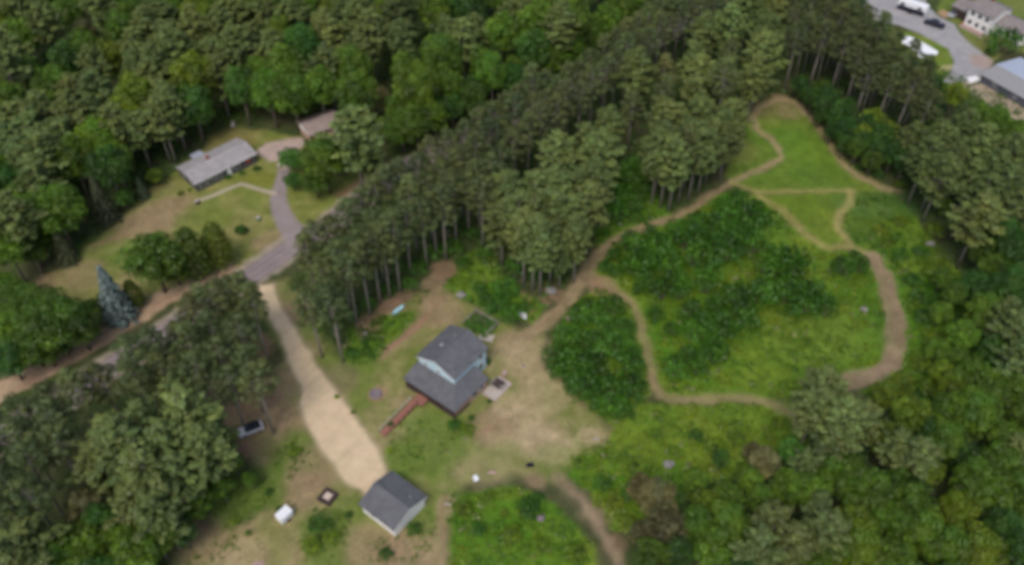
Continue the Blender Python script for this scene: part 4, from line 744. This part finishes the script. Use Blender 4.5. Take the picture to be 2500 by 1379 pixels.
# patio
HW = lambda x, y, z=0: tuple(H.matrix_basis @ Vector((x, y, z)))
Pt = empty('patio', HW(9.0, 1.8), DIR, 'square pinkish concrete patio beside the right wall of the blue house', 'patio')
MB().box(-1.55, 1.55, -2.7, 2.4, -.1, .14).build('slab', M['conc'], Pt, .03)
pr = MB()
for a in ((-1.55, 1.55, -2.7, -2.62), (-1.55, 1.55, 2.32, 2.4), (1.47, 1.55, -2.62, 2.32)): pr.box(*a, .14, .24)
pr.build('kerb_edge', M['pink'], Pt)
Gr = empty('patio_table', HW(8.7, 2.3, .14), DIR, 'dark slatted table standing on the concrete patio', 'table')
tt = MB()
for k in range(9): tt.box(-.85, .85, -1.0 + k * .22, -1.0 + k * .22 + .16, .70, .74)
tt.build('table_top', M['brown'], Gr)
for a in (-.7, .7):
    for b in (-.85, .85): MB().box(a - .04, a + .04, b - .04, b + .04, 0, .7).build('leg', M['brown'], Gr)
for k, (a, b) in enumerate(((-1.15, 0), (1.1, .2))):
    be = empty('bench', HW(8.7 + a, 2.3 + b, .14), DIR, ('grey bench between the patio table and the house' if k == 0 else 'grey bench on the outer side of the patio table'), 'bench', 'benches at the patio table')
    MB().box(-.16, .16, -.8, .8, .4, .45).build('seat', M['stone'], be)
    for q in (-.7, .7): MB().box(-.13, .13, q - .04, q + .04, 0, .4).build('leg', M['stone'], be)
St = empty('lawn_chair', HW(8.0, 4.9), DIR + .4, 'pale pink lounge chair at the top corner of the patio', 'chair')
MB().box(-.35, .35, -.3, .9, .3, .36).build('seat', M['pink'], St); MB().add([(-.35, -.3, .36), (.35, -.3, .36), (.35, -.75, .95), (-.35, -.75, .95), (-.35, -.36, .33), (.35, -.36, .33), (.35, -.81, .92), (-.35, -.81, .92)], [(0, 1, 2, 3), (7, 6, 5, 4), (0, 4, 5, 1), (1, 5, 6, 2), (2, 6, 7, 3), (3, 7, 4, 0)]).build('backrest', M['pink'], St)
for a in (-.3, .3):
    for b in (-.2, .8): MB().box(a - .025, a + .025, b - .025, b + .025, 0, .3).build('leg', M['wtrim'], St)
# fenced garden bed behind the house
Gb = empty('garden_fence', HW(-3.3, 11.8), DIR, 'low weathered wire and post fence around the garden bed behind the blue house', 'fence')
for (xa, ya), (xb, yb) in (((-2.7, -2), (-2.7, 2)), ((-2.7, 2), (2.8, 2)), ((2.8, 2), (2.8, -2))):
    ra = MB()
    for z in (.35, .75, 1.05): ra.tube([(xa, ya, z), (xb, yb, z)], [.045, .045], 4)
    ra.build('rail', M['weather'], Gb)
    L_ = math.hypot(xb - xa, yb - ya); n = max(2, int(L_ / 1.4))
    for k in range(n): MB().box(xa + (xb - xa) * k / n - .07, xa + (xb - xa) * k / n + .07, ya + (yb - ya) * k / n - .07, ya + (yb - ya) * k / n + .07, -.1, 1.2).build('post', M['weather'], Gb)
bed = MB(); bed.box(-2.6, 2.7, -1.9, 1.9, -.1, .16)
o = bed.build('garden_bed', M['soil']); o.location = HW(-3.3, 11.8); o.rotation_euler = (0, 0, DIR); tag(o, 'raised bed of dark soil inside the garden fence', 'garden bed')
pp = [HW(-5.9, 9.95)[:2], HW(-.7, 9.95)[:2], HW(-.7, 13.7)[:2], HW(-5.9, 13.7)[:2]]
tag(scatter('garden_plants', [pp], 14, .6, [(.05, .14, .02), (.08, .19, .02)], 9, 1.0, leaves=12, avoid=False), 'leafy green vegetables filling the fenced garden bed', 'plants', kind='stuff')
o = MB().box(-1.4, 1.4, -.9, .9, -.05, .12).build('concrete_slab', M['conc']); o.location = HW(-.3, 10.0); o.rotation_euler = (0, 0, DIR + .35); tag(o, 'pale concrete slab between garden bed and blue house', 'slab')
# fire pit, tub and small yard things
def lathe(prof, n=20):
    m = MB(); k = len(prof)
    vs_ = [(r * math.cos(2 * math.pi * i / n), r * math.sin(2 * math.pi * i / n), z) for i in range(n) for r, z in prof]
    fs = [(i * k + j, ((i + 1) % n) * k + j, ((i + 1) % n) * k + j + 1, i * k + j + 1) for i in range(n) for j in range(k - 1)]
    return m.add(vs_, fs, True)
fp = empty('fire_pit', (*g(918, 962), 0), 0, 'round purple-grey stone fire pit on the grass left of the ramp', 'fire pit')
lathe([(1.15, 0), (1.15, .28), (1.0, .34), (.8, .3), (.78, .05), (0.01, .06)]).build('stone_ring', M['purple'], fp)
lathe([(0.01, .16), (.5, .12), (.7, .07)], 12).build('ash_heap', M['purple'], fp)
Tb = empty('garden_planter', (*g(801, 1214), 0), math.radians(-30), 'square dark brown timber planter filled with pale sand', 'planter')
b_ = MB(); 
for a in ((-1.5, 1.5, -1.5, -.75), (-1.5, 1.5, .75, 1.5), (-1.5, -.75, -.75, .75), (.75, 1.5, -.75, .75)): b_.box(*a, -.05, .55)
b_.build('frame', M['brown'], Tb); Tb.scale = (.84, .84, 1); MB().box(-.74, .74, -.74, .74, -.05, .5).build('sand', plain('pale_sand', (.55, .45, .37), .9, .1, 3, bump=.03), Tb)
# white trailer/shed
Wt = empty('cargo_trailer', (*g(697, 1264), 0), math.radians(52), 'small white boxy trailer parked on the grass at the lower left', 'trailer')
MB().box(-1.15, 1.15, -.8, .8, .4, 1.7).build('body', M['whitep'], Wt, .06); MB().box(-1.2, 1.2, -.85, .85, 1.7, 1.78).build('roof', M['whitep'], Wt, .03); MB().box(1.15, 2.0, -.04, .04, .42, .5).build('tow_bar', M['grey'], Wt)
for s in (-.82, .82): 
    w = MB().tube([(0, s - .09, .3), (0, s + .09, .3)], [.3, .3], 14).build('wheel', M['tyre'], Wt)
MB().box(-1.21, -1.152, -.6, .6, .5, 1.6).build('door', M['wtrim'], Wt)
# aqua trough and small boat
def hull(name, mat, L_, B, D, parent):
    m = MB(); n = 14; secs = []
    for i in range(n + 1):
        t = i / n; x = (t - .5) * L_; w = B / 2 * (max(0.02, 1 - abs(2 * t - 1) ** 2.4)) ; k = D * (.15 * abs(2 * t - 1) ** 2)
        secs.append([(x, -w, D + k), (x, -w * .8, .12 + k), (x, 0, k), (x, w * .8, .12 + k), (x, w, D + k), (x, w * .88, D + k), (x, w * .7, .2 + k), (x, 0, .12 + k), (x, -w * .7, .2 + k), (x, -w * .88, D + k)])
    vs_ = [p for s in secs for p in s]; q = 10
    m.add(vs_, [(i * q + j, i * q + (j + 1) % q, (i + 1) * q + (j + 1) % q, (i + 1) * q + j) for i in range(n) for j in range(q)] + [tuple(range(q)), tuple(n * q + j for j in range(q - 1, -1, -1))], True)
    return m.build(name, mat, parent)
Ka = empty('kayak', (*g(973, 758), 0), math.radians(48), 'pale aqua kayak lying on the grass below the pine belt', 'kayak')
hull('hull', M['aqua'], 3.4, .95, .38, Ka); MB().box(-.9, .9, -.28, .28, .22, .36).build('deck', M['aqua'], Ka, .05)
Bo = empty('rowing_boat', (*g(1275, 769), 0), math.radians(-58), 'small white rowing boat lying in the grass behind the garden bed', 'boat')
hull('hull', M['whitep'], 2.9, 1.25, .5, Bo)
for xx in (-.6, .5): MB().box(xx - .14, xx + .14, -.45, .45, .36, .41).build('bench', M['grey'], Bo)
def pile(name, px, py, mat, label, cat, k=5, s=.9, seed=0, h=.15, ang=None):
    rv = random.Random(seed + px); r = empty(name, (*g(px, py), 0), 0 if ang is None else ang, label, cat)
    for i in range(k):
        a = rv.uniform(-.4, .4); x, y = rv.uniform(-.25, .25) * s, rv.uniform(-.25, .25) * s
        MB().box(x - s * .8, x + s * .8, y - .14 * s, y + .14 * s, i * h, i * h + h * .9, a, (x, y)).build('board', M[mat], r)
    return r
pile('lumber_pile', 1395, 780, 'pink', 'pinkish stack of boards at the top edge of the dark thicket', 'lumber pile', 6, 1.3, 1)
pile('lumber_pile', 1095, 1232, 'weather', 'small pale pile of boards on the grass right of the garage', 'lumber pile', 3, .7, 2, .1)
pile('lumber_pile', 1455, 1073, 'weather', 'pale grey boards lying at the right tip of the yard', 'lumber pile', 3, .7, 3, .1)
pile('lumber_pile', 632, 1376, 'pink', 'pinkish boards at the bottom edge left of the garage', 'lumber pile', 4, .9, 5, .12)
pile('lumber_pile', 1200, 1153, 'pink', 'pink-brown boards beside the white outdoor chair', 'lumber pile', 3, .8, 6, .08)
Oc = empty('garden_chair', (*g(1162, 1172), 0), .5, 'white plastic chair at the edge of the weeds right of the garage', 'chair')
MB().box(-.4, .4, -.4, .4, .42, .48).build('seat', M['whitep'], Oc, .02); MB().box(-.4, .4, .36, .43, .48, 1.05).build('backrest', M['whitep'], Oc, .02)
for a in (-.36, .36):
    MB().box(a - .04, a + .04, -.36, .34, .68, .73).build('armrest', M['whitep'], Oc)
    for b in (-.36, .3): MB().box(a - .03, a + .03, b - .03, b + .03, 0, .42).build('leg', M['whitep'], Oc)
Wb = empty('wheelbarrow', (*g(1293, 1139), 0), .2, 'dark wheelbarrow standing on the dry grass near the weeds', 'wheelbarrow')
MB().add([(-.55, -.38, .65), (.6, -.38, .7), (.6, .38, .7), (-.55, .38, .65), (-.3, -.22, .32), (.35, -.22, .32), (.35, .22, .32), (-.3, .22, .32)], [(0, 4, 5, 1), (1, 5, 6, 2), (2, 6, 7, 3), (3, 7, 4, 0), (4, 7, 6, 5)]).build('tray', M['carblack'], Wb)
MB().tube([(.62, -.05, .2), (.62, .05, .2)], [.2, .2], 12).build('wheel', M['tyre'], Wb)
for s in (-.25, .25): MB().tube([(.62, s * .3, .2), (-.3, s, .34), (-1.1, s * 1.2, .62)], [.025, .025, .025], 5).build('handle', M['brown'], Wb)
Rk = MB(); rv = random.Random(4)
def boulder(px, py, r, label, mat='stone', seed=1):
    rng = np.random.default_rng(seed); m = MB(); n, k = 12, 7; vs_ = []
    for j in range(k + 1):
        for i in range(n):
            ph = math.pi * j / k; th = 2 * math.pi * i / n; q = r * (1 + .14 * rng.normal()) if 0 < j < k else r
            vs_.append((q * math.sin(ph) * math.cos(th) * 1.25, q * math.sin(ph) * math.sin(th), q * math.cos(ph) * .65 + r * .35))
    m.add(vs_, [(j * n + i, j * n + (i + 1) % n, (j + 1) * n + (i + 1) % n, (j + 1) * n + i) for j in range(k) for i in range(n)], False)
    o = m.build('boulder', M[mat]); o.location = (*g(px, py), 0); return tag(o, label, 'boulder')
boulder(1320, 1265, .55, 'pale lilac boulder among the bright bushes right of the garage', 'purple', 2)
boulder(1345, 712, .9, 'grey boulder at the foot of the tall pines beside the trail', 'stone', 3)
boulder(1125, 722, .8, 'dark grey boulder in the weeds above the brown dirt patch', 'stone', 4)
boulder(1632, 1135, .8, 'grey boulder hidden among the weeds at bottom centre', 'stone', 5)
boulder(2110, 757, .6, 'grey boulder among the weeds left of the wide brown trail', 'stone', 6)
boulder(893, 815, .45, 'small pale boulder on the dirt under the pine belt', 'stone', 7)
boulder(1277, 893, .3, 'small stone on the dry grass right of the patio', 'stone', 8)
boulder(2270, 598, .7, 'grey boulder in the scrub at the right of the meadow', 'stone', 9)
boulder(1062, 1395, .3, 'small stone on the path at the bottom edge', 'stone', 10)
# ------------------------------------------------------------------ garage
Ga = empty('garage', (-19.1, 76.4, 0), DIR, 'white garage with charcoal gable roof at the end of the gravel drive', 'garage')
gable_walls(-3.55, 3.55, -3.5, 3.5, 2.55, 1.3, 'x').build('wall', M['white'], Ga)
gable_roof(-3.9, 3.9, -3.95, 3.95, 2.6, 1.5, 'x').build('roof', M['roof'], Ga)
fz = MB()
for xx in (-3.93, 3.93):
    for s in (-1, 1): fz.add([(xx - .02, s * 3.9, 2.45), (xx + .02, s * 3.9, 2.45), (xx + .02, 0, 3.95), (xx - .02, 0, 3.95), (xx - .02, s * 3.9, 2.28), (xx + .02, s * 3.9, 2.28), (xx + .02, 0, 3.78), (xx - .02, 0, 3.78)], [(0, 1, 2, 3), (7, 6, 5, 4), (0, 4, 5, 1), (2, 6, 7, 3), (1, 5, 6, 2), (3, 7, 4, 0)])
fz.build('fascia', M['wtrim'], Ga)
gd = MB().box(-3.6, -3.55, -2.3, 2.3, 0, 2.2).build('garage_door', M['wtrim'], Ga); MB().box(-3.63, -3.601, -.1, .1, .35, .4).build('handle', M['grey'], gd)
window(Ga, -1.2, -3.5, 1.3, .8, .6, (0, -1)); MB().tube([(2.2, 1.8, 3.0), (2.2, 1.8, 3.7)], [.09, .09], 8).build('vent_pipe', M['grey'], Ga)

# ------------------------------------------------------------------ ranch house
Rh = empty('ranch_house', (-67.6, 164.3, 0), math.radians(44), 'long low dark house with pale grey roof on the upper left lawn', 'house')
RL, RW = 8.1, 4.2
gable_walls(-7.7, 7.7, -3.95, 3.95, 2.5, .8, 'x').build('wall', M['slate'], Rh)
gable_roof(-RL, RL, -RW, RW, 2.6, 1.15, 'x').build('roof', M['roof2'], Rh)
MB().box(-1.9, -1.3, .3, .9, 3.2, 4.3).build('chimney', M['brick'], Rh)
MB().box(5.0, 6.3, -4.03, -3.96, 1.0, 2.2).build('porch_panel', M['brick'], Rh)
an = MB().box(-3.2, -.9, 3.96, 6.1, -.1, 2.3).build('rear_addition', M['grey'], Rh); MB().slab([(-3.4, 3.9, 2.75), (-.7, 3.9, 2.75), (-.7, 6.3, 2.4), (-3.4, 6.3, 2.4)], .12).build('rear_roof', M['metal'], Rh)
for xx in (-6.2, -4.2, -2.0, 2.6): window(Rh, xx, -3.95, 1.5, 1.3, 1.0, (0, -1))
d_ = MB().box(.2, 1.15, -4.01, -3.95, .1, 2.15).build('door', M['wtrim'], Rh); MB().box(1.0, 1.06, -4.07, -4.012, 1.0, 1.1).build('handle', M['rim'], d_)
for yy in (-1.8, 1.8): window(Rh, -7.7, yy, 1.5, 1.0, .9, (-1, 0))
gt = MB(); gt.box(-RL, RL, -RW - .06, -RW - .0, 2.45, 2.58); gt.build('gutter', M['wtrim'], Rh)
# utility pole and wire at the left of the ranch
Up = empty('utility_pole', (*g(418, 400), 0), .7, 'grey wooden utility pole rising beside the left end of the ranch house', 'utility pole')
MB().tube([(0, 0, -.2), (0, 0, 10.5)], [.15, .11], 8).build('pole', M['weather'], Up); MB().box(-1.0, 1.0, -.06, .06, 9.7, 9.85).build('crossarm', M['weather'], Up)
for s in (-.85, 0, .85): MB().tube([(s, 0, 9.85), (s, 0, 10.05)], [.05, .03], 6).build('insulator', M['grey'], Up)
# red brick outbuilding behind trees
Bk = empty('outbuilding', (*g(790, 318), 0), math.radians(36), 'tan brick outbuilding with pinkish roof half hidden behind trees', 'garage')
gable_walls(-5, 3.6, -3.2, 3.2, 2.5, 1.3, 'x').build('wall', M['tanbrick'], Bk); gable_roof(-5.3, 3.9, -3.6, 3.6, 2.55, 1.5, 'x').build('roof', M['roof3'], Bk)
MB().add([(-5.04, -3.2, 2.0), (-5.04, 3.2, 2.0), (-5.04, 0, 3.75), (-5.01, -3.2, 2.0), (-5.01, 3.2, 2.0), (-5.01, 0, 3.75)], [(0, 1, 2), (5, 4, 3), (0, 3, 4, 1), (1, 4, 5, 2), (2, 5, 3, 0)]).build('gable_end', M['wtrim'], Bk)
MB().box(-4.4, -2.2, -3.26, -3.2, 0, 2.2).build('garage_door', M['brick'], Bk); MB().box(1.5, 3.2, -3.9, -3.3, .0, 1.6).build('water_butt', M['aqua'], Bk, .1)
o = MB().add([(-.5, -.7, 0), (.5, -.7, 0), (.5, .7, 0), (-.5, .7, 0), (-.4, -.6, .8), (.4, -.6, .9), (.4, .6, .9), (-.4, .6, .8), (0, -.6, 1.05), (0, .6, 1.05)], [(3, 2, 1, 0), (0, 1, 5, 8, 4), (2, 3, 7, 9, 6), (1, 2, 6, 5), (3, 0, 4, 7), (4, 8, 9, 7), (8, 5, 6, 9)]).build('log_store', M['weather']); o.location = (*g(570, 307), 0); tag(o, 'small pale covered log store at the wood edge behind the ranch house', 'log store')
def drum(px, py, label, mat='green'):
    r = empty('garden_barrel', (*g(px, py), 0), 0, label, 'barrel'); lathe([(.01, 0), (.5, 0), (.55, .5), (.5, .75), (.01, .78)], 14).build('barrel_body', M[mat], r); lathe([(.01, .84), (.45, .82), (.5, .76)], 14).build('lid', M['weather'], r)
drum(632, 537, 'round green lidded barrel standing on the ranch lawn'); drum(482, 497, 'dark barrel at the corner of the front walk', 'brown'); drum(683, 408, 'yellowish barrel at the head of the curved driveway', 'weather'); drum(560, 428, 'dark barrel before the ranch house door', 'brown')

# ------------------------------------------------------------------ vehicles
def vehicle(name, px, py, ang, label, cat, body, roofm, L_=4.5, Wd_=1.8, prof=None, cab=None):
    r = empty(name, (*g(px, py), 0), ang, label, cat)
    h = L_ / 2
    prof = prof or [(-h, .35), (-h, .85), (-h + .1, .98), (-h + 1.15, 1.06), (h - .75, 1.08), (h - .05, 1.0), (h, .4)]
    MB().prism(prof[::-1], -Wd_ / 2, Wd_ / 2).build('body', M[body], r, .09)
    cab = cab or [(-h + 1.1, 1.05), (-h + 1.85, 1.55), (h - 1.1, 1.58), (h - .35, 1.06)]
    MB().prism(cab[::-1], -Wd_ / 2 + .12, Wd_ / 2 - .12).build('windows', M['glass'], r, .05)
    x0, z0 = cab[1]; x1, z1 = cab[2]
    MB().add([(x0 + .05, -Wd_ / 2 + .2, z0 + .02), (x1 - .05, -Wd_ / 2 + .2, z1 + .02), (x1 - .05, Wd_ / 2 - .2, z1 + .02), (x0 + .05, Wd_ / 2 - .2, z0 + .02), (x0 + .05, -Wd_ / 2 + .2, z0 - .03), (x1 - .05, -Wd_ / 2 + .2, z1 - .03), (x1 - .05, Wd_ / 2 - .2, z1 - .03), (x0 + .05, Wd_ / 2 - .2, z0 - .03)], [(0, 1, 2, 3), (7, 6, 5, 4), (0, 4, 5, 1), (1, 5, 6, 2), (2, 6, 7, 3), (3, 7, 4, 0)]).build('roof_panel', M[roofm], r)
    for xx in (-h + .85, h - .85):
        for s in (-1, 1):
            y = s * (Wd_ / 2 - .06); w = MB().tube([(xx, y - .11, .34), (xx, y + .11, .34)], [.34, .34], 16).build('wheel', M['tyre'], r); MB().tube([(xx, y + s * .1, .34), (xx, y + s * .125, .34)], [.2, .2], 10).build('rim', M['rim'], w)
    for s in (-1, 1):
        MB().box(-h - .02, -h + .12, s * .62 - .18, s * .62 + .18, .66, .84).build('headlight', M['lamp'], r)
        MB().box(h - .12, h + .02, s * .66 - .14, s * .66 + .14, .7, .92).build('tail_light', M['redlamp'], r)
        MB().box(cab[0][0] + .35, cab[0][0] + .5, s * (Wd_ / 2 + .09) - .09, s * (Wd_ / 2 + .09) + .09, 1.02, 1.16).build('wing_mirror', M[body], r)
    return r
vehicle('parked_car', 614, 1052, math.radians(27), 'silver car with dark glass roof parked beside the pale pines', 'car', 'carwhite', 'glass', 4.3, 1.8)
vehicle('parked_car', 2328, 40, math.radians(35), 'grey car parked by the dark garage of the far house', 'car', 'grey', 'grey', 4.3, 1.8)
vehicle('pickup_truck', 2280, 64, math.radians(-38), 'black pickup truck parked on the grey lot in front of the far house', 'truck', 'carblack', 'carblack', 5.6, 1.95, cab=[(-1.6, 1.05), (-1.0, 1.75), (.7, 1.78), (.95, 1.06)])
Tr = empty('travel_trailer', (*g(2224, 30), 0), math.radians(-38), 'long white travel trailer with dark lower side on the grey lot', 'trailer')
MB().prism([(-4.0, .55), (4.0, .55), (4.25, 1.4), (4.0, 3.0), (-3.9, 3.0), (-4.25, 1.6)], -1.2, 1.2).build('body', M['whitep'], Tr, .1); MB().box(-3.9, 3.9, -1.26, -1.203, .6, 1.75).build('side_panel', M['carblack'], Tr); MB().box(-3.85, 3.85, -1.12, 1.12, 3.005, 3.1).build('roof', M['whitep'], Tr, .03)
for xx in (-1.5, 1.8): MB().box(xx - .35, xx + .35, -.35, .35, 3.1, 3.28).build('roof_vent', M['wtrim'], Tr, .03)
for xx in (-.5, .4):
    for s in (-1, 1): MB().tube([(xx, s * 1.1 - .1, .36), (xx, s * 1.1 + .1, .36)], [.36, .36], 14).build('wheel', M['tyre'], Tr)
MB().box(4.2, 5.3, -.06, .06, .55, .66).build('tow_bar', M['grey'], Tr)
for xx in (-2.6, 2.3): MB().box(xx - .6, xx + .6, -1.24, -1.203, 1.9, 2.5).build('window', M['glass'], Tr)

# ------------------------------------------------------------------ far right: house, metal building, tarp
A_ = g(2352, 60); B_ = g(2408, 88); fa = math.atan2(B_[1] - A_[1], B_[0] - A_[0]); fw = math.dist(A_, B_)
Fh = empty('far_house', (A_[0], A_[1], 0), fa, 'two-storey white house with brown roof and dark windows at the top right corner', 'house')
gable_walls(0, fw, 0, 8.5, 5.2, 1.5, 'x').build('wall', M['white'], Fh); gable_roof(-.5, fw + .4, -.5, 9.0, 5.25, 1.75, 'x').build('roof', M['roof4'], Fh)
MB().box(fw + .003, fw + 8.5, 2.5, 9.4, -.1, 3.2).build('side_wing', M['white'], Fh); gable_roof(fw - .8, fw + 9.0, 2.0, 9.9, 3.25, 1.6, 'x').build('side_wing_roof', M['roof4'], Fh)
MB().box(-5.5, -.003, 1.5, 8.0, -.1, 2.8).build('garage_wing', M['slate'], Fh); gable_roof(-6, -.3, 1.1, 8.4, 2.85, 1.4, 'x').build('garage_wing_roof', M['roof4'], Fh)
for k in range(3):
    for z in (1.5, 4.1): window(Fh, fw * (.2 + .3 * k), 0, z, 1.1, 1.1, (0, -1))
for xx in (1.8, 4.2, 6.6): window(Fh, fw + xx, 2.5, 1.6, 1.4, 1.2, (0, -1))
MB().box(0, fw, -2.2, -.02, -.05, .35).build('terrace', M['conc'], Fh)
rr = MB(); rr.box(0, fw, -2.2, -2.1, .9, 1.0); rr.box(0, .1, -2.2, -.02, .9, 1.0); 
k = 0.0
while k < fw: rr.box(k, k + .1, -2.18, -2.12, .35, .9); k += .5
rr.build('railing', M['red'], Fh)
MB().box(-4.9, -.9, 1.42, 1.499, 0, 2.2).build('garage_door', M['brown'], Fh); MB().box(2.2, 2.9, 5.2, 5.9, 5.9, 7.6).build('chimney', M['brick'], Fh)
P0 = g(2397, 183, 2.4); P1 = g(2500, 241, 2.4); ma = math.atan2(P1[1] - P0[1], P1[0] - P0[0])
print('metal', P0, P1, math.degrees(ma), 'far', math.degrees(fa), fw)
Mt = empty('metal_building', (P0[0], P0[1], 0), ma, 'long metal building with pale blue-grey roof at the right edge', 'building')
MB().prism([(.35, -.2), (15.2, -.2), (15.2, 2.3), (5.2, 3.5), (.35, 2.3)], .1, 26, 'x').build('wall', M['metal2'], Mt)
MB().slab([(-.2, -.1, 2.4), (26.2, -.1, 2.4), (26.2, 5.2, 3.7), (-.2, 5.2, 3.7)], .08).build('near_roof_slope', M['greyroof'], Mt)
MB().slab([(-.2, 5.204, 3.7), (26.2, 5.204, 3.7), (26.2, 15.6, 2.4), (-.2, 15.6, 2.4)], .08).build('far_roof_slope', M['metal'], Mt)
MB().box(.04, .1, 5.2, 8.6, 0, 2.2).build('roller_door', M['grey'], Mt)
for xx in (4, 10, 16): window(Mt, xx, .35, 1.3, 1.0, .6, (0, -1))
tp = Wd([(2188, 92), (2205, 88), (2222, 90), (2245, 101), (2270, 114), (2291, 127), (2287, 134), (2268, 140), (2252, 143), (2240, 138), (2238, 126), (2222, 119), (2208, 110), (2198, 102)])
tc_ = (sum(p[0] for p in tp) / len(tp), sum(p[1] for p in tp) / len(tp)); tm_ = MB(); rv = random.Random(3); ring = [(p[0] - tc_[0], p[1] - tc_[1]) for p in tp]
vs_ = [(x, y, .03) for x, y in ring] + [(x * .85, y * .85, .35 + rv.uniform(-.1, .1)) for x, y in ring] + [(x * .45, y * .45, .5 + rv.uniform(-.15, .1)) for x, y in ring] + [(0, 0, .5)]; n = len(ring)
tm_.add(vs_, [(k * n + i, k * n + (i + 1) % n, (k + 1) * n + (i + 1) % n, (k + 1) * n + i) for k in (0, 1) for i in range(n)] + [(2 * n + i, 2 * n + (i + 1) % n, 3 * n) for i in range(n)] + [tuple(range(n - 1, -1, -1))])
o = tm_.build('tarpaulin', M['tarp']); o.location = (*tc_, 0); tag(o, 'crumpled white tarpaulin spread on the grass by the parking lot', 'tarpaulin')
o = MB().box(-1.8, 1.8, -1.1, 1.1, -.05, .35).build('concrete_block', M['wtrim'], None, .04); o.location = (*g(2375, 196), 0); o.rotation_euler = (0, 0, .3); tag(o, 'flat white slab beside the left corner of the metal building', 'slab')

# ------------------------------------------------------------------ labels for all plants
ORD = ['first', 'second', 'third', 'fourth', 'fifth', 'sixth', 'seventh', 'eighth', 'ninth', 'tenth', 'eleventh', 'twelfth', 'thirteenth', 'fourteenth', 'fifteenth', 'sixteenth', 'seventeenth', 'eighteenth', 'nineteenth', 'twentieth', 'twenty-first', 'twenty-second', 'twenty-third', 'twenty-fourth', 'twenty-fifth', 'twenty-sixth']
stands = {}
for p in PLANTS:
    if p['label']: p['o']['label'] = p['label']; p['o']['group'] = ('bushes' if p['kind'] == 'shrub' else 'trees') + ' around the houses'
    else: stands.setdefault((p['stand'], p['code']), []).append(p)
for (st, code), L in stands.items():
    L.sort(key=lambda p: p['P'][1]); n = len(L); rows = max(1, round(n / 13 + .3)) if n > 6 else 1; per = math.ceil(n / rows)
    tone, nm = LOOK[code]
    for r in range(rows):
        row = sorted(L[r * per:(r + 1) * per], key=lambda p: p['P'][0])
        for k, p in enumerate(row):
            size = 'tall ' if p['s'] > 1.03 else ('small ' if p['s'] < .8 else '')
            if n == 1: lb = f'{size}{tone} {nm} in the {st}'
            elif rows == 1: lb = f'{size}{tone} {nm}, {ORD[k]} from left in the {st}'
            else: lb = f'{size}{tone} {nm}, {ORD[k]} from left, {ORD[r]} row down, {st}'
            p['o']['label'] = lb; p['o']['group'] = f'{nm}s, {st}' if not nm.endswith('bush') else f'bushes, {st}'
from collections import Counter
print('PLANTS', len(PLANTS), Counter(p['kind'] for p in PLANTS))
